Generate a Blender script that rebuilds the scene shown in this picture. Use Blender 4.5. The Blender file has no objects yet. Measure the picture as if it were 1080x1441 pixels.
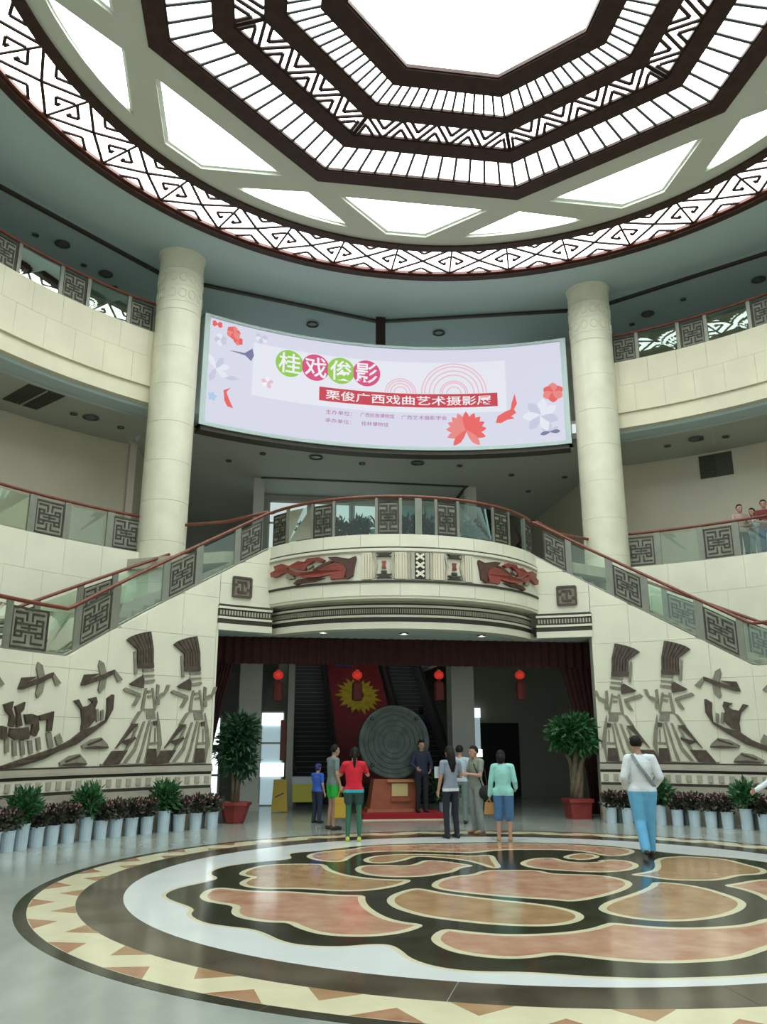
import bpy, math, random
import numpy as np
from mathutils import Vector, Matrix
from mathutils.geometry import tessellate_polygon

# ------------------------------------------------------------------ camera, world, exposure
SC = bpy.context.scene
COL = SC.collection
CAM = np.array([-3.38, -11.12, 1.70])          # metres; the origin is the centre of the round hall
PITCH, YAW, FOCAL = math.radians(15.58), math.radians(8.26), 1160.0
cd = bpy.data.cameras.new('camera')
cd.sensor_fit = 'VERTICAL'; cd.sensor_height = 36.0; cd.lens = FOCAL / 1441.0 * 36.0
cd.clip_start = 0.05; cd.clip_end = 300
co = bpy.data.objects.new('camera', cd); COL.objects.link(co)
co.location = CAM; co.rotation_euler = (math.pi / 2 + PITCH, 0, -YAW)
SC.camera = co
W = bpy.data.worlds.new('daylight'); SC.world = W; W.use_nodes = True
bg = W.node_tree.nodes['Background']
bg.inputs[0].default_value = (0.86, 0.97, 0.97, 1); bg.inputs[1].default_value = 0.62
SC.view_settings.view_transform = 'Standard'; SC.view_settings.look = 'None'
SC.view_settings.gamma = 1.0; SC.view_settings.use_curve_mapping = False
SC.view_settings.exposure = 0.47
SKY_GLOW = 5.2                                   # daylight coming through the frosted roof panes

# ------------------------------------------------------------------ pixel -> place (distance always from a surface)
_fw = np.array([math.sin(YAW) * math.cos(PITCH), math.cos(YAW) * math.cos(PITCH), math.sin(PITCH)])
_rt = np.array([math.cos(YAW), -math.sin(YAW), 0.0]); _up = np.cross(_rt, _fw)
def ray(x, y): return _rt * (x - 540) / FOCAL - _up * (y - 720.5) / FOCAL + _fw
def on_floor(x, y, z=0.0):
    d = ray(x, y); return CAM + d * (z - CAM[2]) / d[2]
def on_depth(x, y, Y):
    d = ray(x, y); return CAM + d * (Y - CAM[1]) / d[1]

# ------------------------------------------------------------------ materials
MATS = {}
def mat(name, col, rough=0.5, metal=0.0, vary=0.0, scale=3.0, bump=0.0, emit=None, estr=0.0, spec=0.5, col2=None, detail=4.0, stretch=None):
    m = bpy.data.materials.new(name); m.use_nodes = True
    nt = m.node_tree; b = nt.nodes['Principled BSDF']
    b.inputs['Base Color'].default_value = (*col, 1); b.inputs['Roughness'].default_value = rough
    b.inputs['Metallic'].default_value = metal; b.inputs['Specular IOR Level'].default_value = spec
    if vary or bump or col2:
        tc = nt.nodes.new('ShaderNodeTexCoord'); no = nt.nodes.new('ShaderNodeTexNoise')
        no.inputs['Scale'].default_value = scale; no.inputs['Detail'].default_value = detail
        src = tc.outputs['Object']
        if stretch:
            mp = nt.nodes.new('ShaderNodeMapping'); mp.inputs['Scale'].default_value = stretch
            nt.links.new(src, mp.inputs[0]); src = mp.outputs[0]
        nt.links.new(src, no.inputs['Vector'])
        if vary or col2:
            r = nt.nodes.new('ShaderNodeValToRGB')
            c2 = col2 or tuple(min(1, c * (1 + vary)) for c in col)
            c1 = col if col2 else tuple(c * (1 - vary) for c in col)
            r.color_ramp.elements[0].color = (*c1, 1); r.color_ramp.elements[1].color = (*c2, 1)
            r.color_ramp.elements[0].position = 0.32; r.color_ramp.elements[1].position = 0.68
            nt.links.new(no.outputs['Fac'], r.inputs[0]); nt.links.new(r.outputs[0], b.inputs['Base Color'])
        if bump:
            bp = nt.nodes.new('ShaderNodeBump'); bp.inputs['Strength'].default_value = bump; bp.inputs['Distance'].default_value = 0.02
            nt.links.new(no.outputs['Fac'], bp.inputs['Height']); nt.links.new(bp.outputs[0], b.inputs['Normal'])
    if emit:
        b.inputs['Emission Color'].default_value = (*emit, 1); b.inputs['Emission Strength'].default_value = estr
    MATS[name] = m
    return m
def glassmat(name, tint, gloss=0.10, rough=0.02):
    m = bpy.data.materials.new(name); m.use_nodes = True; nt = m.node_tree
    for n in list(nt.nodes): nt.nodes.remove(n)
    o = nt.nodes.new('ShaderNodeOutputMaterial'); t = nt.nodes.new('ShaderNodeBsdfTransparent'); g = nt.nodes.new('ShaderNodeBsdfGlossy')
    t.inputs[0].default_value = (*tint, 1); g.inputs['Roughness'].default_value = rough; g.inputs[0].default_value = (0.9, 1, 0.96, 1)
    fr = nt.nodes.new('ShaderNodeFresnel'); fr.inputs[0].default_value = 1.5
    ad = nt.nodes.new('ShaderNodeMath'); ad.operation = 'ADD'; ad.inputs[1].default_value = gloss; ad.use_clamp = True
    nt.links.new(fr.outputs[0], ad.inputs[0])
    mx = nt.nodes.new('ShaderNodeMixShader'); nt.links.new(ad.outputs[0], mx.inputs[0])
    nt.links.new(t.outputs[0], mx.inputs[1]); nt.links.new(g.outputs[0], mx.inputs[2]); nt.links.new(mx.outputs[0], o.inputs[0])
    MATS[name] = m
    return m
mat('cream_stone', (0.70, 0.69, 0.54), 0.42, vary=0.045, scale=1.3)
mat('cream_gallery', (0.66, 0.62, 0.45), 0.45, vary=0.05, scale=1.1)
mat('cream_joint', (0.52, 0.50, 0.38), 0.8)
mat('column_stone', (0.66, 0.65, 0.50), 0.40, vary=0.06, scale=2.0, bump=0.05)
mat('wall_plaster', (0.50, 0.46, 0.34), 0.38, vary=0.05, scale=0.7)
mat('taupe_stone', (0.40, 0.37, 0.29), 0.5, vary=0.08, scale=3)
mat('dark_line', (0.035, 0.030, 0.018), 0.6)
mat('relief_brown', (0.068, 0.048, 0.033), 0.55, vary=0.35, scale=9, bump=0.3)
mat('relief_pale', (0.60, 0.585, 0.45), 0.5, vary=0.05, scale=5)
mat('relief_grey', (0.215, 0.20, 0.148), 0.6, vary=0.18, scale=8, bump=0.2)
mat('dragon_red', (0.23, 0.045, 0.030), 0.45, vary=0.2, scale=6, bump=0.15)
mat('dragon_mane', (0.075, 0.030, 0.018), 0.5, vary=0.25, scale=8, bump=0.2)
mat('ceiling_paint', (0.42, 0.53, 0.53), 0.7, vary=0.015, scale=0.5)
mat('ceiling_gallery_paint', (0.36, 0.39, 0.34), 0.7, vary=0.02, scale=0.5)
mat('coffer_paint', (0.52, 0.54, 0.45), 0.6, vary=0.02, scale=0.8)
mat('coffer_trim', (0.80, 0.85, 0.80), 0.4)
mat('dark_wood', (0.034, 0.014, 0.009), 0.55, vary=0.25, scale=5, spec=0.3)
mat('red_wood', (0.10, 0.020, 0.010), 0.32, vary=0.2, scale=5)
mat('handrail_wood', (0.17, 0.042, 0.022), 0.28, vary=0.15, scale=6)
mat('roof_pane', (0.9, 0.95, 0.95), 0.4, emit=(0.93, 1.0, 0.985), estr=SKY_GLOW)
mat('bar_steel', (0.05, 0.055, 0.05), 0.5)
mat('steel', (0.22, 0.23, 0.185), 0.35, metal=0.4, vary=0.06, scale=6)
mat('ornament_bronze', (0.040, 0.038, 0.025), 0.5, metal=0.2, vary=0.3, scale=9)
mat('ornament_back', (0.20, 0.205, 0.155), 0.5, vary=0.15, scale=6)
glassmat('rail_glass', (0.88, 0.955, 0.895), 0.03)
glassmat('clear_glass', (0.84, 0.93, 0.90), 0.0)
mat('teal_pane', (0.05, 0.10, 0.09), 0.3, emit=(0.25, 0.45, 0.40), estr=0.14)
mat('floor_granite', (0.27, 0.305, 0.262), 0.15, col2=(0.40, 0.43, 0.385), scale=0.9, detail=10, spec=0.5, stretch=(1.6, .7, 1))
mat('marble_white', (0.72, 0.76, 0.74), 0.12, vary=0.04, scale=1.5, spec=0.55)
mat('marble_dark', (0.040, 0.040, 0.024), 0.14, vary=0.25, scale=3, spec=0.35)
mat('marble_brown', (0.050, 0.040, 0.024), 0.14, col2=(0.125, 0.105, 0.072), scale=1.6, spec=0.4, detail=6)
mat('marble_cream', (0.70, 0.66, 0.44), 0.14, vary=0.05, scale=3, spec=0.5)
mat('marble_tan', (0.36, 0.215, 0.105), 0.13, col2=(0.47, 0.30, 0.16), scale=3.2, detail=8, spec=0.5)
mat('marble_pink', (0.44, 0.215, 0.13), 0.13, col2=(0.58, 0.38, 0.26), scale=3.0, detail=9, spec=0.5)
mat('marble_rust', (0.36, 0.17, 0.09), 0.14, col2=(0.46, 0.27, 0.15), scale=4, detail=8, spec=0.5)
mat('curtain', (0.030, 0.0035, 0.003), 0.85, vary=0.25, scale=6)
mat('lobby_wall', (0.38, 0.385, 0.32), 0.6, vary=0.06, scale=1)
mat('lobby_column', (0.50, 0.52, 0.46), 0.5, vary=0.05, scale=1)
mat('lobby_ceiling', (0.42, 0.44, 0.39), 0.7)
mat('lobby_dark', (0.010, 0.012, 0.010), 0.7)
mat('escalator_side', (0.16, 0.165, 0.15), 0.4, metal=0.3)
mat('escalator_step', (0.008, 0.009, 0.010), 0.6)
mat('black_rubber', (0.012, 0.014, 0.013), 0.4)
mat('vent_dark', (0.045, 0.048, 0.032), 0.6)
mat('lamp_rim', (0.10, 0.11, 0.10), 0.5)
mat('lamp_off', (0.09, 0.10, 0.095), 0.25)
mat('lamp_on', (1, 1, 1), 0.4, emit=(1.0, 0.98, 0.94), estr=14)
mat('bright_pane', (0.8, 0.9, 0.9), 0.3, emit=(0.93, 1.0, 1.0), estr=1.0)
mat('bluish_pane', (0.5, 0.65, 0.7), 0.3, emit=(0.62, 0.85, 0.92), estr=0.28)
mat('gallery_pane', (0.5, 0.6, 0.6), 0.3, emit=(0.80, 0.93, 0.92), estr=0.42)

# ------------------------------------------------------------------ mesh builder and object helpers
class MB:
    def __init__(self): self.v = []; self.f = []; self.m = []
    def add(self, vs, fs, mi=0):
        o = len(self.v); self.v += [tuple(map(float, p)) for p in vs]
        self.f += [tuple(i + o for i in q) for q in fs]; self.m += [mi] * len(fs); return self
    def box(self, c, s, rz=0.0, mi=0):
        cx, cy, cz = c; hx, hy, hz = s[0] / 2, s[1] / 2, s[2] / 2; k, n = math.cos(rz), math.sin(rz); vs = []
        for dz in (-hz, hz):
            for dx, dy in ((-hx, -hy), (hx, -hy), (hx, hy), (-hx, hy)):
                vs.append((cx + dx * k - dy * n, cy + dx * n + dy * k, cz + dz))
        return self.add(vs, [(3, 2, 1, 0), (4, 5, 6, 7), (0, 1, 5, 4), (1, 2, 6, 5), (2, 3, 7, 6), (3, 0, 4, 7)], mi)
    def hexa(self, p, mi=0):      # 8 points: lower ring then upper ring
        return self.add(p, [(3, 2, 1, 0), (4, 5, 6, 7), (0, 1, 5, 4), (1, 2, 6, 5), (2, 3, 7, 6), (3, 0, 4, 7)], mi)
    def plate(self, outer, fn, w0, w1, holes=(), mi=0, back=True):
        loops = [list(outer)] + [list(h) for h in holes]
        flat = [p for l in loops for p in l]; n = len(flat)
        tris = tessellate_polygon([[Vector((p[0], p[1], 0)) for p in l] for l in loops])
        vs = [fn(p[0], p[1], w0) for p in flat] + [fn(p[0], p[1], w1) for p in flat]
        fs = [tuple(i + n for i in t) for t in tris]
        if back: fs += [tuple(reversed(t)) for t in tris]
        o = 0
        for l in loops:
            k = len(l)
            for i in range(k):
                a, b = o + i, o + (i + 1) % k; fs.append((a, b, b + n, a + n))
            o += k
        return self.add(vs, fs, mi)
    def grid(self, fn, us, vs_, mi=0, closed_u=False):
        pts = [fn(u, v) for v in vs_ for u in us]; nu = len(us); fs = []
        for j in range(len(vs_) - 1):
            for i in range(nu if closed_u else nu - 1):
                k = (i + 1) % nu; fs.append((j * nu + i, j * nu + k, (j + 1) * nu + k, (j + 1) * nu + i))
        return self.add(pts, fs, mi)
    def arc(self, r0, r1, z0, z1, t0, t1, n=None, c=(0, 0), flip=1, mi=0):   # closed annular sector, degrees from +Y; z may be functions of t
        n = n or max(2, int(abs(t1 - t0) / 2)); ring = []
        f0 = z0 if callable(z0) else (lambda t: z0); f1 = z1 if callable(z1) else (lambda t: z1)
        for i in range(n + 1):
            t = t0 + (t1 - t0) * i / n; a = math.radians(t); s, k = math.sin(a), flip * math.cos(a)
            ring.append([(c[0] + r0 * s, c[1] + r0 * k, f0(t)), (c[0] + r1 * s, c[1] + r1 * k, f0(t)), (c[0] + r1 * s, c[1] + r1 * k, f1(t)), (c[0] + r0 * s, c[1] + r0 * k, f1(t))])
        vs = [p for r in ring for p in r]; fs = []
        for i in range(n):
            for j in range(4):
                fs.append((i * 4 + j, i * 4 + (j + 1) % 4, i * 4 + 4 + (j + 1) % 4, i * 4 + 4 + j))
        fs += [(0, 3, 2, 1), tuple(n * 4 + j for j in range(4))]
        return self.add(vs, fs, mi)
    def tube(self, path, r, n=8, mi=0, caps=True, ry=None):
        P = [Vector(p) for p in path]; k = len(P); rs = r if hasattr(r, '__len__') else [r] * k; vs = []; prev = None
        for i, p in enumerate(P):
            d = (P[min(i + 1, k - 1)] - P[max(i - 1, 0)]).normalized()
            if prev is None:
                ref = Vector((0, 0, 1)) if abs(d.z) < 0.9 else Vector((1, 0, 0)); s = d.cross(ref).normalized()
            else: s = (prev - d * prev.dot(d)).normalized()
            prev = s; u = s.cross(d).normalized()
            for j in range(n):
                a = 2 * math.pi * j / n; vs.append(p + s * (rs[i] * math.cos(a)) + u * ((ry or 1) * rs[i] * math.sin(a)))
        fs = [(i * n + j, i * n + (j + 1) % n, (i + 1) * n + (j + 1) % n, (i + 1) * n + j) for i in range(k - 1) for j in range(n)]
        if caps: fs += [tuple(reversed(range(n))), tuple((k - 1) * n + j for j in range(n))]
        return self.add(vs, fs, mi)
    def lathe(self, prof, c=(0, 0, 0), n=24, mi=0, sx=1, sy=1, closed=True):
        vs = []; 
        for r, z in prof:
            for j in range(n):
                a = 2 * math.pi * j / n; vs.append((c[0] + r * sx * math.cos(a), c[1] + r * sy * math.sin(a), c[2] + z))
        k = len(prof)
        fs = [(i * n + j, i * n + (j + 1) % n, (i + 1) * n + (j + 1) % n, (i + 1) * n + j) for i in range(k - 1) for j in range(n)]
        if closed: fs += [tuple(reversed(range(n))), tuple((k - 1) * n + j for j in range(n))]
        return self.add(vs, fs, mi)
    def ball(self, c, r, n=12, mi=0):
        rx, ry, rz = r if hasattr(r, '__len__') else (r, r, r); h = n // 2
        vs = [(c[0] + rx * math.sin(math.pi * i / h) * math.cos(2 * math.pi * j / n), c[1] + ry * math.sin(math.pi * i / h) * math.sin(2 * math.pi * j / n), c[2] + rz * math.cos(math.pi * i / h)) for i in range(1, h) for j in range(n)]
        vs += [(c[0], c[1], c[2] + rz), (c[0], c[1], c[2] - rz)]; t, b = len(vs) - 2, len(vs) - 1
        fs = [(i * n + j, (i + 1) * n + j, (i + 1) * n + (j + 1) % n, i * n + (j + 1) % n) for i in range(h - 2) for j in range(n)]
        fs += [(t, j, (j + 1) % n) for j in range(n)] + [(b, (h - 2) * n + (j + 1) % n, (h - 2) * n + j) for j in range(n)]
        return self.add(vs, fs, mi)
    def mesh(self, name, mats, smooth=False):
        me = bpy.data.meshes.new(name); me.from_pydata(self.v, [], self.f)
        for m in (mats if isinstance(mats, (list, tuple)) else [mats]): me.materials.append(MATS[m] if isinstance(m, str) else m)
        if any(self.m): me.polygons.foreach_set('material_index', self.m)
        if smooth:
            me.polygons.foreach_set('use_smooth', [True] * len(me.polygons))
        me.update(); return me
def link(name, data, parent=None):
    o = bpy.data.objects.new(name, data); COL.objects.link(o)
    if parent is not None:
        o.parent = parent
        o.matrix_parent_inverse = Matrix.Translation(-Vector(abs_loc(parent)))
    return o
def abs_loc(o): return o.get('_at', (0.0, 0.0, 0.0)) if o.type == 'EMPTY' or '_at' in o else (0.0, 0.0, 0.0)
def obj(name, mb, mats, parent=None, smooth=False): return link(name, mb.mesh(name, mats, smooth), parent)
def thing(name, label, cat, loc=(0, 0, 0), group=None):
    o = bpy.data.objects.new(name, None); COL.objects.link(o); o.location = loc; o.empty_display_size = 0.1
    o['_at'] = [float(c) for c in loc]
    return tag(o, label, cat, group)
def tag(o, label, cat=None, group=None):
    o['label'] = label
    if cat: o['category'] = cat
    if group: o['group'] = group
    return o
def struct(name, mb, mats, label=None, smooth=False):
    o = obj(name, mb, mats, None, smooth); o['kind'] = 'structure'
    if label: o['label'] = label
    return o
def struct_root(name, label=None):
    o = bpy.data.objects.new(name, None); COL.objects.link(o); o['kind'] = 'structure'; o['_at'] = [0.0, 0.0, 0.0]
    if label: o['label'] = label
    return o
def copy_thing(root, loc, label=None, group=None, rz=None, scale=None):
    r = root.copy(); COL.objects.link(r); r.location = loc
    if rz is not None: r.rotation_euler = (0, 0, rz)
    if scale is not None: r.scale = (scale, scale, scale)
    if label: r['label'] = label
    if group: r['group'] = group
    for ch in list(root.children):
        c = ch.copy(); COL.objects.link(c); c.parent = r
        for g in ch.children:
            d = g.copy(); COL.objects.link(d); d.parent = c
    return r
def cyl(R, c=(0.0, 0.0), flip=1):      # (arc metres, height, proud of the face towards the hall) -> place
    def f(u, z, w):
        a = u / R; r = R - flip * w; return (c[0] + r * math.sin(a), c[1] + flip * r * math.cos(a), z)
    return f
def pol(r, t, z): a = math.radians(t); return (r * math.sin(a), r * math.cos(a), z)
def densify(poly, d):
    out = []
    for i, p in enumerate(poly):
        q = poly[(i + 1) % len(poly)]; n = max(1, int(math.hypot(q[0] - p[0], q[1] - p[1]) / d))
        out += [(p[0] + (q[0] - p[0]) * k / n, p[1] + (q[1] - p[1]) * k / n) for k in range(n)]
    return out
def smooth_poly(poly, it=2):
    for _ in range(it):
        out = []
        for i, p in enumerate(poly):
            q = poly[(i + 1) % len(poly)]
            out += [(p[0] * .75 + q[0] * .25, p[1] * .75 + q[1] * .25), (p[0] * .25 + q[0] * .75, p[1] * .25 + q[1] * .75)]
        poly = out
    return poly
def inset(poly, d):
    a = sum(p[0] * q[1] - q[0] * p[1] for p, q in zip(poly, poly[1:] + poly[:1])); s = 1 if a > 0 else -1
    out = []
    for i, p in enumerate(poly):
        o, q = poly[i - 1], poly[(i + 1) % len(poly)]
        tx, ty = q[0] - o[0], q[1] - o[1]; l = math.hypot(tx, ty) or 1
        out.append((p[0] - s * ty / l * d, p[1] + s * tx / l * d))
    return out

# ------------------------------------------------------------------ outlines of inlays and carvings, in metres
FIELD = [(-2.86, 2.83), (-2.8, 2.25), (-3.26, 2.08), (-3.76, 1.7), (-3.94, 1.3), (-3.96, 0.95), (-3.81, 0.59), (-4.0, 0.26), (-4.29, -0.09), (-4.4, -0.5), (-4.31, -0.85), (-3.97, -1.41), (-4.02, -1.73), (-3.86, -2.14), (-3.62, -2.34), (-3.38, -2.49), (-3.25, -2.7), (-3.11, -3.04), (-2.92, -3.23), (-2.6, -3.31), (-2.36, -3.25), (-2.18, -3.29), (-2.12, -3.51), (-2.09, -3.81), (-1.94, -4.08), (-1.69, -4.25), (-1.29, -4.31), (-0.81, -4.53), (-0.3, -4.65), (0.5, -4.65), (0.97, -4.48)]
FIELD_FAR = [(4.25, 0.54), (4.04, 0.93), (3.84, 1.44), (3.24, 1.94), (2.81, 2.68), (2.52, 3.28), (1.43, 3.81), (0.36, 3.99), (-0.45, 3.94), (-1.07, 3.93), (-1.74, 3.7), (-2.22, 3.29), (-2.41, 3.14), (-2.73, 3.03)]
PETALS = [('pink', [(-4.0, -0.67), (-3.94, -0.26), (-3.78, -0.1), (-3.52, -0.32), (-3.27, -0.46), (-2.98, -0.5), (-2.62, -0.7), (-2.36, -0.85), (-2.1, -0.89), (-2.15, -1.21), (-2.15, -1.62), (-2.07, -2.1), (-1.94, -2.38), (-1.72, -2.54), (-1.86, -2.75), (-2.06, -2.91), (-2.3, -2.98), (-2.57, -2.94), (-2.8, -2.8), (-2.98, -2.47), (-3.04, -2.26), (-3.21, -2.24), (-3.42, -2.08), (-3.56, -1.89), (-3.61, -1.65), (-3.58, -1.32), (-3.81, -1.13), (-3.94, -0.95)]), ('tan', [(-3.6, 0.93), (-3.51, 1.32), (-3.26, 1.72), (-2.91, 1.79), (-2.45, 1.72), (-2.36, 1.58), (-2.34, 1.15), (-2.21, 0.7), (-1.97, 0.37), (-1.65, 0.17), (-1.34, 0.13), (-1.59, -0.29), (-1.84, -0.51), (-2.11, -0.63), (-2.44, -0.58), (-2.77, -0.37), (-3.02, -0.33), (-3.27, -0.3), (-3.48, -0.14), (-3.58, 0.14), (-3.49, 0.47), (-3.4, 0.6), (-3.52, 0.74)]), ('pink', [(-2.63, 2.48), (-2.51, 2.88), (-2.27, 3.14), (-1.82, 3.3), (-1.63, 3.61), (-1.09, 3.81), (-0.41, 3.78), (-0.16, 3.82), (0.32, 3.83), (1.39, 3.68), (2.07, 3.37), (2.41, 3.1), (2.73, 2.76), (2.69, 2.35), (2.27, 1.87), (1.97, 1.92), (1.91, 2.18), (1.79, 2.64), (1.12, 2.85), (0.51, 2.85), (0.09, 2.57), (-0.13, 2.61), (-1.21, 3.01), (-1.7, 2.83), (-1.88, 2.48), (-2.08, 1.82), (-2.43, 1.96)]), ('pink', [(-2.03, 1.11), (-1.88, 1.48), (-1.55, 1.49), (-1.22, 1.33), (-1.0, 1.66), (-0.88, 1.89), (-0.61, 1.75), (-0.37, 1.39), (-0.27, 1.19), (-0.51, 1.05), (-0.69, 0.67), (-0.98, 0.48), (-1.15, 0.35), (-1.44, 0.32), (-1.71, 0.39), (-1.96, 0.66)]), ('tan', [(-1.67, 2.34), (-1.39, 2.57), (-0.82, 2.6), (-0.2, 2.34), (-0.09, 2.22), (0.32, 2.37), (0.16, 1.59), (0.05, 0.92), (-0.13, 0.95), (-0.17, 1.36), (-0.32, 1.85), (-0.78, 2.25), (-0.94, 2.28), (-1.17, 1.87), (-1.53, 1.59), (-1.75, 1.71), (-1.8, 2.0)]), ('pink', [(-1.24, -0.34), (-1.07, 0.05), (-0.77, 0.37), (-0.52, 0.41), (-0.28, 0.77), (0.02, 0.76), (0.31, 0.72), (0.51, 0.62), (0.55, 0.36), (0.76, 0.27), (1.12, 0.17), (1.3, -0.08), (1.33, -0.51), (1.07, -0.93), (0.62, -1.34), (0.12, -1.65), (-0.06, -1.49), (-0.45, -1.3), (-0.75, -1.08), (-1.04, -0.83), (-1.21, -0.6)]), ('tan', [(1.22, 1.82), (1.46, 2.16), (1.76, 2.33), (1.9, 2.09), (1.86, 1.83), (1.64, 1.6), (1.4, 1.56)]), ('pink', [(0.39, 1.28), (0.57, 1.62), (0.85, 1.88), (1.13, 1.87), (1.16, 1.48), (1.35, 1.26), (1.71, 1.36), (1.62, 1.47), (1.96, 1.56), (2.13, 1.3), (2.06, 0.86), (1.75, 0.48), (1.38, 0.34), (1.04, 0.42), (0.84, 0.56), (0.63, 0.67), (0.43, 0.92)]), ('tan', [(1.51, 0.11), (1.87, 0.3), (2.1, 0.51), (2.38, 1.08), (2.48, 1.34), (2.75, 1.66), (3.14, 1.75), (3.47, 1.56), (3.66, 1.23), (3.63, 0.9), (3.63, 0.63), (3.63, 0.28), (3.38, -0.11), (2.94, -0.17), (2.56, -0.48), (2.21, -0.5), (1.84, -0.37), (1.7, -0.06)]), ('tan', [(0.25, -1.97), (0.49, -1.65), (1.0, -1.22), (1.41, -0.79), (1.58, -0.48), (1.83, -0.58), (2.02, -0.94), (2.05, -1.43), (2.01, -1.87), (1.82, -2.2), (1.47, -2.53), (1.07, -2.73), (0.72, -2.77), (0.44, -2.66), (0.25, -2.4), (0.2, -2.16)]), ('tan', [(-1.93, -1.25), (-1.79, -0.87), (-1.54, -0.55), (-1.39, -0.51), (-1.18, -0.88), (-1.01, -1.05), (-0.68, -1.37), (-0.42, -1.57), (-0.18, -1.81), (-0.04, -2.12), (-0.05, -2.4), (-0.2, -2.63), (-0.45, -2.78), (-0.73, -2.78), (-1.05, -2.67), (-1.35, -2.47), (-1.65, -2.21), (-1.79, -1.96), (-1.91, -1.66)]), ('pink', [(-1.8, -3.13), (-1.7, -2.89), (-1.57, -2.74), (-1.39, -2.9), (-1.12, -3.05), (-0.83, -3.09), (-0.52, -3.06), (-0.23, -2.95), (-0.02, -2.78), (0.09, -2.7), (0.35, -2.92), (0.65, -3.04), (1.01, -3.04), (1.34, -2.98), (1.74, -2.7), (1.9, -2.94), (1.36, -3.69), (0.94, -3.95), (0.61, -4.17), (0.32, -4.25), (-0.13, -4.25), (-0.45, -4.13), (-0.74, -3.92), (-0.9, -3.84), (-1.04, -3.91), (-1.29, -3.94), (-1.53, -3.83), (-1.72, -3.63), (-1.8, -3.36)]), ('pink', [(2.3, -0.85), (2.54, -0.75), (2.92, -0.53), (3.14, -0.49), (3.43, -0.68), (2.48, -2.09), (2.24, -1.9), (2.37, -1.54), (2.39, -1.12)])]
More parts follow.
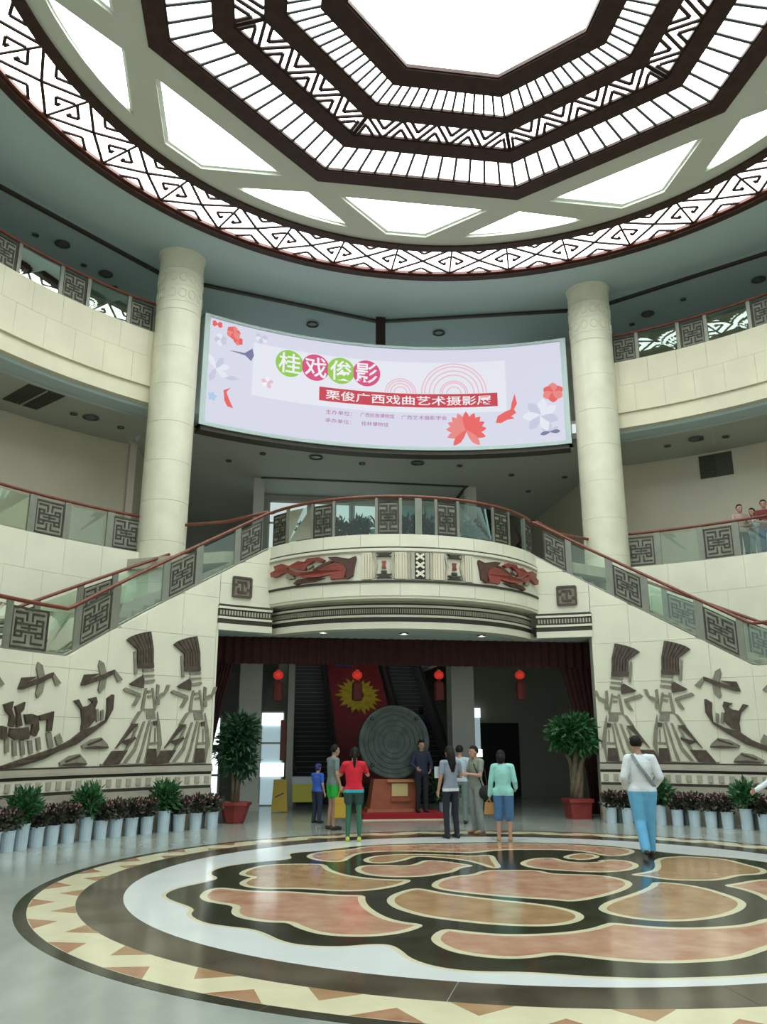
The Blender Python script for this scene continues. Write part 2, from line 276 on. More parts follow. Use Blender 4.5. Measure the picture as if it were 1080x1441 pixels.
DANCER = {'brown': [[(-0.363, 2.464), (-0.276, 2.53), (-0.033, 2.285), (-0.005, 1.928), (-0.06, 1.924), (-0.088, 2.279)], [(-0.26, 2.54), (-0.18, 2.575), (0.032, 2.292), (0.059, 1.932), (0.004, 1.928), (-0.023, 2.286)], [(-0.165, 2.582), (-0.089, 2.611), (0.096, 2.3), (0.123, 1.936), (0.068, 1.933), (0.041, 2.293)], [(-0.074, 2.616), (0.005, 2.641), (0.161, 2.307), (0.188, 1.94), (0.132, 1.937), (0.106, 2.301)], [(0.02, 2.645), (0.099, 2.666), (0.225, 2.315), (0.252, 1.944), (0.197, 1.941), (0.17, 2.308)], [(0.115, 2.67), (0.195, 2.684), (0.29, 2.322), (0.316, 1.949), (0.261, 1.945), (0.235, 2.316)], [(-0.079, 2.012), (0.319, 2.039), (0.328, 1.936), (-0.063, 1.906)], [(-0.211, 1.589), (0.055, 1.754), (0.12, 1.694), (0.121, 1.517), (-0.149, 1.554)], [(-0.077, 0.804), (0.069, 0.807), (-0.327, 0.404), (-0.419, 0.322)], [(0.409, 0.862), (0.496, 0.876), (0.499, 0.776), (0.423, 0.775)], [(0.317, 0.317), (0.52, 0.316), (0.544, 0.033), (0.286, 0.014)], [(-0.486, 0.275), (-0.142, 0.284), (-0.317, 0.025), (-0.686, 0.009)], [(-0.289, 0.452), (0.006, 0.549), (0.038, 0.513), (-0.153, 0.392)]], 'grey': [[(-0.169, 2.233), (-0.126, 2.25), (-0.046, 1.786), (-0.111, 1.782)], [(0.072, 1.895), (0.338, 1.924), (0.351, 1.881), (0.086, 1.839)], [(0.082, 1.781), (0.349, 1.804), (0.36, 1.771), (0.096, 1.731)], [(0.107, 1.668), (0.372, 1.708), (0.382, 1.657), (0.128, 1.606)], [(-0.347, 1.47), (-0.292, 1.51), (0.073, 1.402), (0.078, 1.34), (-0.042, 1.36), (-0.314, 1.435)], [(-0.01, 1.336), (0.078, 1.34), (-0.023, 1.162), (-0.111, 1.159)], [(0.43, 1.379), (0.631, 1.464), (0.679, 1.607), (0.753, 1.611), (0.718, 1.493), (0.637, 1.387), (0.466, 1.304)], [(0.436, 1.303), (0.525, 1.306), (0.535, 1.192), (0.447, 1.177)], [(0.165, 1.52), (0.21, 1.522), (0.174, 1.093), (0.107, 1.092)], [(0.313, 1.526), (0.358, 1.528), (0.458, 1.114), (0.409, 1.1)], [(0.214, 1.471), (0.317, 1.488), (0.321, 1.438), (0.219, 1.421)], [(0.229, 1.371), (0.334, 1.388), (0.339, 1.337), (0.234, 1.321)], [(0.047, 1.04), (0.133, 1.067), (-0.02, 0.817), (-0.106, 0.804)], [(0.223, 1.045), (0.427, 1.063), (0.47, 0.913), (0.251, 0.896)], [(0.168, 0.845), (0.225, 0.858), (0.06, 0.283), (-0.147, 0.034), (-0.219, 0.047), (-0.003, 0.331)], [(0.297, 0.872), (0.356, 0.873), (0.219, 0.281), (0.142, 0.016), (0.07, 0.018), (0.171, 0.33)], [(0.502, 1.052), (0.584, 0.777), (0.653, 0.402), (0.617, 0.279), (0.576, 0.008), (0.541, 0.009), (0.557, 0.403), (0.505, 0.776)], [(0.115, 1.104), (0.453, 1.114), (0.456, 1.076), (0.109, 1.067)], [(0.364, 0.44), (0.538, 0.452), (0.542, 0.403), (0.369, 0.391)], [(-0.732, 0.038), (0.573, 0.038), (0.592, -0.011), (-0.727, -0.003)], [(0.372, 0.849), (0.402, 0.849), (0.363, 0.452), (0.299, 0.038), (0.261, 0.038), (0.32, 0.452)], [(0.043, 0.769), (0.079, 0.758), (-0.094, 0.38), (-0.28, 0.084), (-0.323, 0.084), (-0.146, 0.38)], [(0.456, 0.725), (0.486, 0.726), (0.497, 0.452), (0.468, 0.452)], [(0.44, 1.609), (0.502, 1.586), (0.495, 1.381), (0.436, 1.379)]], 'pale': [[(0.129, 1.594), (0.35, 1.617), (0.436, 1.379), (0.438, 1.113), (0.569, 0.777), (0.644, 0.402), (0.573, 0.033), (-0.29, 0.036), (-0.142, 0.284), (0.037, 0.525), (-0.077, 0.804), (0.05, 1.016), (0.123, 1.104), (0.169, 1.318)], [(0.098, 1.84), (0.346, 1.871), (0.372, 1.708), (0.262, 1.605), (0.14, 1.632)]]}
BOAT = {'brown': [[(-1.205, -0.284), (-1.216, -0.217), (-0.819, -0.118), (-0.336, 0.003), (-0.012, 0.089), (0.282, 0.223), (0.492, 0.372), (0.823, 0.481), (1.041, 0.603), (1.049, 0.794), (1.026, 1.01), (1.135, 1.087), (1.18, 1.077), (1.18, 0.798), (1.046, 0.555), (0.779, 0.363), (0.407, 0.132), (0.0, 0.0), (-0.318, -0.127), (-0.801, -0.233)], [(0.266, 0.932), (0.364, 0.959), (0.467, 0.823), (0.608, 0.852), (0.702, 0.914), (0.593, 0.981), (0.762, 1.023), (0.802, 0.929), (0.762, 0.821), (0.796, 0.598), (0.654, 0.455), (0.49, 0.384), (0.497, 0.568), (0.444, 0.776)], [(-1.324, 0.802), (-1.217, 0.838), (-1.122, 0.863), (-1.143, 0.724), (-1.033, 0.557), (-1.055, 0.43), (-1.156, 0.449), (-1.154, 0.618), (-1.248, 0.678)], [(-1.067, 0.78), (-0.854, 0.864), (-0.868, 0.733), (-0.937, 0.667), (-0.863, 0.454), (-0.985, 0.431), (-1.001, 0.622)], [(-0.836, 0.648), (-0.683, 0.663), (-0.522, 0.63), (-0.475, 0.395), (-0.528, 0.275), (-0.645, 0.307), (-0.628, 0.48), (-0.768, 0.477)], [(-1.121, 0.408), (-0.953, 0.406), (-0.72, 0.435), (-0.67, 0.285), (-0.688, 0.22), (-0.981, 0.22), (-1.128, 0.272)], [(-0.509, 0.635), (-0.18, 0.722), (-0.175, 0.577), (-0.189, 0.365), (-0.288, 0.364), (-0.296, 0.574), (-0.468, 0.548)], [(-1.322, 0.446), (-1.208, 0.427), (-1.164, 0.24), (-1.286, 0.219)]], 'grey': [[(-1.203, 0.219), (-1.123, 0.24), (-1.087, 0.011), (-1.166, -0.009)], [(-1.033, 0.199), (-0.951, 0.209), (-0.897, -0.054), (-0.979, -0.063)], [(-0.866, 0.199), (-0.786, 0.22), (-0.72, -0.035), (-0.8, -0.055)], [(-0.685, 0.199), (-0.603, 0.21), (-0.543, -0.016), (-0.625, -0.026)], [(-0.51, 0.242), (-0.429, 0.265), (-0.37, 0.047), (-0.451, 0.026)], [(-0.297, 0.331), (-0.188, 0.354), (-0.096, 0.089), (-0.205, 0.068)], [(-0.091, 0.266), (0.013, 0.334), (0.104, 0.177), (-0.014, 0.111)], [(0.789, 0.787), (0.845, 0.8), (0.885, 0.576), (0.83, 0.551)], [(0.907, 0.766), (0.968, 0.792), (0.983, 0.602), (0.928, 0.577)]]}
BIRD = {'brown': [[(-0.476, -0.183), (-0.424, -0.133), (0.192, 0.134), (0.283, 0.165), (0.271, 0.078), (0.033, -0.034), (-0.388, -0.185)], [(-0.413, 0.022), (-0.08, 0.063), (-0.261, -0.028), (-0.398, -0.155), (-0.477, -0.171)]], 'grey': [[(-0.094, 0.322), (0.015, 0.269), (0.114, 0.031), (0.082, -0.213), (-0.024, -0.315), (-0.067, -0.245), (-0.029, -0.002), (-0.112, 0.211)], [(0.309, 0.142), (0.488, -0.02), (0.376, -0.076), (0.27, 0.09)]]}
ROCK = {'grey': [[(-0.32, 0.061), (-0.105, 0.176), (0.12, 0.212), (0.277, 0.083), (0.313, 0.012), (0.144, -0.01), (-0.285, 0.004)]], 'brown': [[(-0.209, 0.089), (0.121, 0.196), (0.142, 0.167), (-0.178, 0.061)], [(-0.259, 0.025), (0.022, 0.056), (0.281, 0.04), (0.301, 0.017), (0.027, 0.009), (-0.242, 0.006)]]}
DRAGON = {'mane': [[(-2.089, 5.703), (-1.895, 5.703), (-1.581, 5.638), (-1.429, 5.691), (-1.414, 5.63), (-1.457, 5.452), (-1.486, 5.245), (-1.637, 5.178), (-1.686, 5.374), (-1.798, 5.561), (-1.957, 5.596)], [(-3.004, 5.183), (-2.89, 5.262), (-2.665, 5.27), (-2.347, 5.253), (-2.162, 5.232), (-2.414, 5.18), (-2.773, 5.174), (-2.924, 5.144)], [(-2.491, 5.45), (-2.252, 5.55), (-2.022, 5.622), (-1.957, 5.596), (-2.184, 5.499), (-2.42, 5.422)]], 'red': [[(-3.729, 5.427), (-3.76, 5.526), (-3.588, 5.565), (-3.642, 5.667), (-3.362, 5.69), (-3.229, 5.641), (-3.183, 5.542), (-2.936, 5.451), (-2.669, 5.407), (-2.351, 5.422), (-2.086, 5.521), (-1.893, 5.573), (-1.703, 5.495), (-1.64, 5.372), (-1.684, 5.21), (-1.576, 5.19), (-1.918, 5.194), (-1.998, 5.184), (-2.017, 5.305), (-2.28, 5.265), (-2.629, 5.281), (-2.932, 5.352), (-3.265, 5.475), (-3.485, 5.41), (-3.627, 5.397)], [(-3.185, 5.589), (-2.866, 5.689), (-2.677, 5.652), (-2.606, 5.722), (-2.29, 5.721), (-2.154, 5.648), (-2.22, 5.593), (-2.426, 5.648), (-2.583, 5.566), (-2.671, 5.453), (-2.938, 5.506)]], 'grey': [[(-3.219, 5.407), (-3.013, 5.398), (-2.969, 5.301), (-3.13, 5.289), (-3.216, 5.329)], [(-2.619, 5.539), (-2.494, 5.572), (-2.458, 5.523), (-2.599, 5.47)]]}

# ================================================================== FLOOR AND MEDALLION
flat = lambda u, v, w: (u, v, w)
mb = MB(); mb.plate([(22 * math.sin(a * math.pi / 24), 1 + 22 * math.cos(a * math.pi / 24)) for a in range(48)], flat, -0.25, 0.0)
floor = struct('floor', mb, 'floor_granite', 'polished grey green granite floor with a round inlaid medallion')
def ring_poly(r, n=128): return [(r * math.sin(2 * math.pi * i / n), r * math.cos(2 * math.pi * i / n)) for i in range(n)]
def inlay(name, outer, z, m, holes=()):
    return obj(name, MB().plate(outer, flat, -0.02, z, holes), m, floor)
for k in range(32):      # outer dark border and brown band, laid in blocks
    t0, t1 = k * 11.25, (k + 1) * 11.25 - 0.08
    obj('border_block', MB().arc(5.86, 5.99, -0.02, 0.0030, t0, t1, 4), 'marble_dark', floor)
    if k % 2 == 0: obj('band_block', MB().arc(4.88, 5.38, -0.02, 0.0030, t0, t1 + 11.25, 8), 'marble_brown', floor)
o = obj('zigzag_band', MB().arc(5.38, 5.86, -0.02, 0.0026, 0, 360, 128), 'marble_cream', floor)
for k in range(32):
    t = 3.0 + k * 11.25
    a, b, c = pol(5.855, t - 2.5, 0), pol(5.855, t + 2.5, 0), pol(5.60, t, 0)
    inlay('zigzag_triangle', [a[:2], b[:2], c[:2]], 0.0034, 'marble_rust')
    t += 5.62; a, b, c = pol(5.385, t - 2.3, 0), pol(5.385, t + 2.3, 0), pol(5.63, t, 0)
    inlay('zigzag_triangle', [a[:2], c[:2], b[:2]], 0.0034, 'marble_tan')
field = FIELD + [pol(4.55, t, 0)[:2] for t in (160, 148, 138, 127, 115, 104, 93)] + FIELD_FAR
field = smooth_poly(field, 2)
inlay('white_ring', ring_poly(4.88), 0.0026, 'marble_white', [inset(field, -0.05)])
inlay('cream_line', inset(field, -0.05), 0.0030, 'marble_cream', [field])
inlay('dark_field', field, 0.0026, 'marble_dark')
for col, pts in PETALS:
    p = smooth_poly(pts, 2); inner = inset(p, 0.085)
    inlay('petal_border', p, 0.0034, 'marble_cream'); inlay('petal', inner, 0.0042, 'marble_' + col)

# ================================================================== CEILING
ZC = 14.92
mb = MB()
prof = [(10.04, 14.92), (12.2, 15.12), (12.75, 15.20), (16.6, 15.20), (16.6, 15.50), (10.04, 15.50)]
n = 120
vs = [pol(r, 360 * i / n, z) for i in range(n) for r, z in prof]; k = len(prof)
mb.add(vs, [(i * k + j, i * k + (j + 1) % k, ((i + 1) % n) * k + (j + 1) % k, ((i + 1) % n) * k + j) for i in range(n) for j in range(k)])
ceiling = struct('ceiling', mb, 'ceiling_paint', 'pale grey ceiling around the round roof light', smooth=False)
for i in range(12):      # dark slot, a twelve sided ring
    a, b = pol(13.42, 30 * i, 15.2), pol(13.42, 30 * i + 30, 15.2); a2, b2 = pol(13.30, 30 * i, 15.2), pol(13.30, 30 * i + 30, 15.2)
    obj('slot', MB().hexa([(a2[0], a2[1], 15.12), (b2[0], b2[1], 15.12), (b[0], b[1], 15.12), (a[0], a[1], 15.12), (a2[0], a2[1], 15.21), (b2[0], b2[1], 15.21), (b[0], b[1], 15.21), (a[0], a[1], 15.21)]), 'dark_line', ceiling)
# coffer plate with sixteen openings
def octo(ap, n=8): return [pol(ap / math.cos(math.pi / 8), 22.5 + 45 * i, 0)[:2] for i in range(8)]
def rot2(p, t): a = math.radians(t); return (p[0] * math.cos(a) + p[1] * math.sin(a), -p[0] * math.sin(a) + p[1] * math.cos(a))
quads = [[rot2(p, 45 * i) for p in ((-1.92, 6.60), (1.92, 6.60), (0.54, 8.0), (-0.54, 8.0))] for i in range(8)]
tris = [[pol(7.08, 22.5 + 45 * i, 0)[:2]] + [pol(8.0, 22.5 + 45 * i + d, 0)[:2] for d in (11.6, 7.5, 3.7, 0, -3.7, -7.5, -11.6)] for i in range(8)]
coff = obj('coffer_plate', MB().plate(ring_poly(8.37), flat, 14.84, 15.10, [octo(6.0)] + quads + tris), 'coffer_paint', ceiling)
for q in quads + tris:
    cx, cy = sum(p[0] for p in q) / len(q), sum(p[1] for p in q) / len(q); n = len(q)
    q2 = [(cx + (p[0] - cx) * .93, cy + (p[1] - cy) * .90) if abs(cx) < abs(cy) else (cx + (p[0] - cx) * .90, cy + (p[1] - cy) * .93) for p in q]
    P = [(*p, z) for z in (14.91, 14.98) for p in q] + [(*p, z) for z in (14.91, 14.98) for p in q2]
    F = []
    for i in range(n):
        j = (i + 1) % n; F += [(i, j, 2 * n + j, 2 * n + i), (n + i, 3 * n + i, 3 * n + j, n + j), (2 * n + i, 2 * n + j, 3 * n + j, 3 * n + i), (i, n + i, n + j, j)]
    obj('coffer_trim', MB().add(P, F), 'coffer_trim', ceiling)
    obj('coffer_pane', MB().add([(*p, z) for z in (14.985, 15.02) for p in q], [tuple(range(n)), tuple(range(2 * n - 1, n - 1, -1))] + [(i, (i + 1) % n, n + (i + 1) % n, n + i) for i in range(n)]), 'roof_pane', ceiling)
# lattice ring
lat = thing('lattice_ring', 'round band of dark fretwork over glowing roof panes, edged in red wood', 'lattice', (0, 9.2, 14.75))
def circ_band(r0, r1, z0, z1): return MB().arc(r0, r1, z0, z1, 0, 360, 144)
obj('inner_band', circ_band(8.36, 8.60, 14.78, 15.06), 'dark_wood', lat)
obj('outer_band', circ_band(9.86, 10.06, 14.76, 15.10), 'dark_wood', lat)
tag(obj('edge_strip', circ_band(9.77, 9.86, 14.82, 15.06), 'red_wood', lat), 'red brown wooden edge strip')
def bar2d(m, a, b, w, fn, w0, w1):
    dx, dy = b[0] - a[0], b[1] - a[1]; l = math.hypot(dx, dy); nx, ny = -dy / l * w / 2, dx / l * w / 2
    q = [(a[0] + nx, a[1] + ny), (a[0] - nx, a[1] - ny), (b[0] - nx, b[1] - ny), (b[0] + nx, b[1] + ny)]
    m.hexa([fn(*p, w0) for p in q] + [fn(*p, w1) for p in q])
SEG = [((0, 0), (1, 1)), ((0, 1), (1, 0)), ((0, 0), (0, 1)), ((.30, 0), (.5, .21)), ((.5, .21), (.70, 0)), ((.30, 1), (.5, .79)), ((.5, .79), (.70, 1)),
       ((.02, .30), (.22, .5)), ((.22, .5), (.10, .64)), ((.10, .64), (.10, .54)), ((.98, .30), (.78, .5)), ((.78, .5), (.90, .64)), ((.90, .64), (.90, .54))]
lf = lambda u, v, w: pol(8.58 + 1.20 * v, 10 * u, w)
m = MB()
for a, b in SEG:      # half way points keep the bars on the curve
    h = ((a[0] + b[0]) / 2, (a[1] + b[1]) / 2)
    for p, q in ((a, h), (h, b)):
        A = np.array(pol(8.58 + 1.2 * p[1], 10 * p[0], 0)[:2]); B = np.array(pol(8.58 + 1.2 * q[1], 10 * q[0], 0)[:2])
        bar2d(m, A, B, 0.066 if a != (0, 0) or b != (0, 1) else 0.050, flat, 14.845, 14.875)
me = m.mesh('fret_panel', 'dark_wood'); pm = MB().arc(8.58, 9.80, 14.90, 14.93, 0.05, 9.95, 6).mesh('pane', 'roof_pane')
for i in range(36):
    for nm, d in (('fret_panel', me), ('pane', pm)):
        o = link(nm, d, lat); o.matrix_parent_inverse = Matrix.Translation((0, -9.2, -14.75)) @ Matrix.Rotation(-math.radians(10 * i - 0.7), 4, 'Z')
# octagonal skylight
sky = thing('octagonal_skylight', 'octagonal skylight of stepped dark brown frames with barred white panes', 'skylight', (0, 0, 14.7))
for a0, a1, z0 in ((5.66, 6.06, 14.81), (4.40, 4.79, 14.82), (3.43, 3.82, 14.82), (2.33, 2.78, 14.80)):
    for i in range(8):
        t0, t1 = 45 * i - 22.5, 45 * i + 22.5; k = 1 / math.cos(math.pi / 8)
        P = [pol(a0 * k, t0, z0), pol(a0 * k, t1, z0), pol(a1 * k, t1, z0), pol(a1 * k, t0, z0)]
        fr = obj('frame_beam', MB().hexa([p for p in P] + [(p[0], p[1], 15.06) for p in P]), 'dark_wood', sky)
    for i in range(8):
        t0, t1 = 45 * i - 22.5, 45 * i + 22.5
        P = [pol((a0 - .04) * k, t0, z0 + .025), pol((a0 - .04) * k, t1, z0 + .025), pol(a0 * k, t1, z0 + .025), pol(a0 * k, t0, z0 + .025)]
        obj('frame_edge', MB().hexa([p for p in P] + [(p[0], p[1], 15.0) for p in P]), 'dark_wood', sky)
def lerp(a, b, t): return tuple(x + (y - x) * t for x, y in zip(a, b))
for a0, a1, bw in ((4.78, 5.68, 0.058), (2.77, 3.44, 0.048)):
    i0 = a0 * math.tan(math.pi / 8); i1 = a1 * math.tan(math.pi / 8)
    for j in range(12):
        f0, f1 = -1 + j / 6, -1 + (j + 1) / 6
        m = MB(); bar2d(m, (i0 * f0, a0), (i1 * f0, a1), bw, flat, 14.855, 14.885); bm = m.mesh('glazing_bar', 'bar_steel')
        q = [(i0 * f0, a0), (i0 * f1, a0), (i1 * f1, a1), (i1 * f0, a1)]
        pmz = MB().plate(q, flat, 14.90, 14.93).mesh('pane', 'roof_pane')
        for i in range(8):
            for nm, d in (('glazing_bar', bm), ('pane', pmz)):
                o = link(nm, d, sky); o.matrix_parent_inverse = Matrix.Translation((0, 0, -14.7)) @ Matrix.Rotation(-math.radians(45 * i), 4, 'Z')
# zigzag band between the two middle frames
m = MB(); A0, A1 = 3.82, 4.41; H = A1 - A0
zig = []
for j in range(4):
    x0 = -1.54 + 0.77 * j
    for a, b in (((0, 0), (.5, 1)), ((.5, 1), (1, 0)), ((.24, 0), (.5, .54)), ((.5, .54), (.76, 0)), ((.26, 1), (0, .46)), ((.74, 1), (1, .46))):
        zig.append(((x0 + .77 * a[0], A0 + H * a[1]), (x0 + .77 * b[0], A0 + H * b[1])))
for s in (-1, 1):
    for d in (0.0, 0.22): zig.append(((s * 1.57, A0 + d), (s * (1.57 + (H - d) * .42), A0 + H)))
for a, b in zig: bar2d(m, a, b, 0.068, flat, 14.85, 14.885)
zm = m.mesh('zigzag_fret', 'dark_wood')
zp = MB().plate([(-A0 * .4142, A0), (A0 * .4142, A0), (A1 * .4142, A1), (-A1 * .4142, A1)], flat, 14.90, 14.93).mesh('pane', 'roof_pane')
for i in range(8):
    for nm, d in (('zigzag_fret', zm), ('pane', zp)):
        o = link(nm, d, sky); o.matrix_parent_inverse = Matrix.Translation((0, 0, -14.7)) @ Matrix.Rotation(-math.radians(45 * i), 4, 'Z')
tag(obj('centre_pane', MB().plate(octo(2.36), flat, 14.91, 14.94), 'roof_pane', sky), 'large frosted white octagonal centre pane')

# ================================================================== GALLERIES
def cladding(parent, R, t0, t1, zrows, ncol, th, zt=None, m='cream_stone', name='stone_panel', gap=0.005, fac=1, stag=True):
    g = math.degrees(gap / R)
    for r, (za, zb) in enumerate(zip(zrows[:-1], zrows[1:])):
        w = (t1 - t0) / ncol; edges = [t0 + w * i for i in range(ncol + 1)]
        if stag and r % 2: edges = [t0] + [t0 + w * (i + .5) for i in range(ncol)] + [t1]
        for a, b in zip(edges[:-1], edges[1:]):
            aa, bb = a + g / 2 * (1 if b > a else -1), b - g / 2 * (1 if b > a else -1)
            f = (lambda t: zb - gap) if zt is None else (lambda t: min(zb - gap, zt(t)))
            if zt is not None:      # shorten a slab that the slope cuts away entirely
                n = 40; ts = [aa + (bb - aa) * i / n for i in range(n + 1)]; ok = [t for t in ts if zt(t) > za + 0.02]
                if len(ok) < 4: continue
                aa, bb = ok[0], ok[-1]
            obj(name, MB().arc(R, R + th, za, f, aa, bb, max(3, int(abs(bb - aa) / 0.8))), m, parent)
TMAX = 82
sides = ((-1, 'left'), (1, 'right'))
for s, nm in sides:
    # upper gallery front
    w = struct('wall_upper_' + nm, MB().arc(12.42, 12.62, 11.0, 12.66, s * 32, s * TMAX, 40), 'cream_joint', 'curved cream stone front of the top gallery on the %s of the hall' % nm)
    cladding(w, 12.30, s * 31.8, s * TMAX, [11.04, 11.90, 12.67], 13, 0.13, m='cream_gallery')
    obj('lower_band', MB().arc(12.38, 12.62, 10.59, 11.05, s * 31.9, s * TMAX, 40), 'cream_gallery', w)
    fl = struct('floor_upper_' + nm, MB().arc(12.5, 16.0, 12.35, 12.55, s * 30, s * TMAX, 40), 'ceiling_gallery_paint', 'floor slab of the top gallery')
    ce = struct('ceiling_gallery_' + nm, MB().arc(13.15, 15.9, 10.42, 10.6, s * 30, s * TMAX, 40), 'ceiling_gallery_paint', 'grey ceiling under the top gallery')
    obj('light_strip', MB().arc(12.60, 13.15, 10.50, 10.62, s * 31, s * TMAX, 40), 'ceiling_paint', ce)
    wb = struct('wall_back_' + nm, MB().arc(15.4, 15.7, 6.0, 10.5, s * 29.5, s * TMAX, 40), 'wall_plaster', 'curved beige wall at the back of the middle gallery')
    wb = struct('wall_top_' + nm, MB().arc(15.9, 16.2, 12.4, 15.3, s * 20, s * TMAX, 40), 'wall_plaster', 'curved wall at the back of the top gallery')
    # middle gallery front, down to the hall floor
    w = struct('wall_middle_' + nm, MB().arc(12.10, 12.34, 0, 6.20, s * 31, s * TMAX, 40), 'cream_joint', 'curved cream stone wall under the middle gallery rail')
    cladding(w, 12.00, s * 31, s * TMAX, [0, 1.3, 2.6, 3.6, 4.6, 5.5, 6.35], 11, 0.10)
    fl = struct('floor_gallery_' + nm, MB().arc(12.32, 15.7, 6.0, 6.22, s * 30, s * TMAX, 40), 'taupe_stone', 'floor slab of the middle gallery')
# middle bay behind the columns
bay = struct('ceiling_bay', MB(), 'ceiling_gallery_paint') if False else None
pts = [pol(12.3, t, 0)[:2] for t in range(-31, 32, 3)] + [(7.5, 13.4), (7.5, 22.5), (-7.5, 22.5), (-7.5, 13.4)]
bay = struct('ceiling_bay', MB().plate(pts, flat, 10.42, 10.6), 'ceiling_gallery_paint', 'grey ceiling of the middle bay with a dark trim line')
m = MB()
for a, b in (((-3.66, 15.98), (3.58, 16.08)), ((3.48, 16.08), (3.58, 17.9))):
    m.box(((a[0] + b[0]) / 2, (a[1] + b[1]) / 2, 10.405), (b[0] - a[0], b[1] - a[1], 0.05))
obj('recess_edge', m, 'dark_line', bay)
for s, nm in sides:
    struct('wall_bay_' + nm, MB().box((s * 7.5, 18.0, 8.3), (.2, 9.4, 4.6)), 'wall_plaster', 'side wall of the middle bay')
    p = thing('bay_post', 'slender pale square post at the %s end of the windows behind the balcony' % nm, 'post', (s * 3.72, 16.3, 6.2)) 
    obj('shaft', MB().box((s * 3.72, 16.3, 8.35), (.36, .36, 4.14)), 'lobby_column', p); obj('base', MB().box((s * 3.72, 16.3, 6.3), (.46, .46, .2)), 'lobby_column', p)
wb = struct('wall_bay_back', MB().box((0, 22.5, 8.3), (15, .2, 4.6)), 'lobby_wall', 'dim back wall of the middle bay')
struct('wall_bay_inner', MB().box((0, 18.2, 8.3), (7.5, .12, 4.3)), 'lobby_wall', 'window wall behind the round balcony')
for i, (x0, x1, mm) in enumerate(((-3.35, -1.95, 'gallery_pane'), (-1.80, -.40, 'gallery_pane'), (-.25, 1.10, 'gallery_pane'), (1.25, 2.35, 'teal_pane'), (2.5, 3.5, 'teal_pane'))):
    x, w_ = (x0 + x1) / 2, x1 - x0
    wn = struct_root('window_%d' % (i + 1), 'tall window behind the round balcony')
    obj('pane', MB().box((x, 18.10, 8.3), (w_, .03, 3.7)), mm, wn); obj('pane', MB().box((x, 18.08, 9.62), (w_ - .1, .03, .42)), mm, wn)
    m = MB()
    for dx, dz, a_, h_ in ((-w_ / 2, 0, .07, 3.8), (w_ / 2, 0, .07, 3.8), (0, 1.86, w_, .08), (0, -1.86, w_, .08), (0, 1.05, w_, .07)): m.box((x + dx, 18.07, 8.3 + dz), (a_, .07, h_))
    obj('window_frame', m, 'lobby_column', wn)
# floor of the middle bay (ceiling of the entrance lobby) with the round balcony in front
BC, BR = (0.0, 10.5), 3.97
def bulge(t, R=BR, c=BC, z=0): a = math.radians(t); return (c[0] + R * math.sin(a), c[1] - R * math.cos(a), z)
T_END = 57.6
pts = [bulge(t, 3.80)[:2] for t in range(-57, 58, 3)] + [(4.4, 8.6), (7.5, 10.2), (7.5, 13.5), (-7.5, 13.5), (-7.5, 10.2), (-4.4, 8.6)]
struct('floor_bay', MB().plate(pts, flat, 5.85, 6.12), 'taupe_stone', 'floor slab of the middle bay and its round balcony')

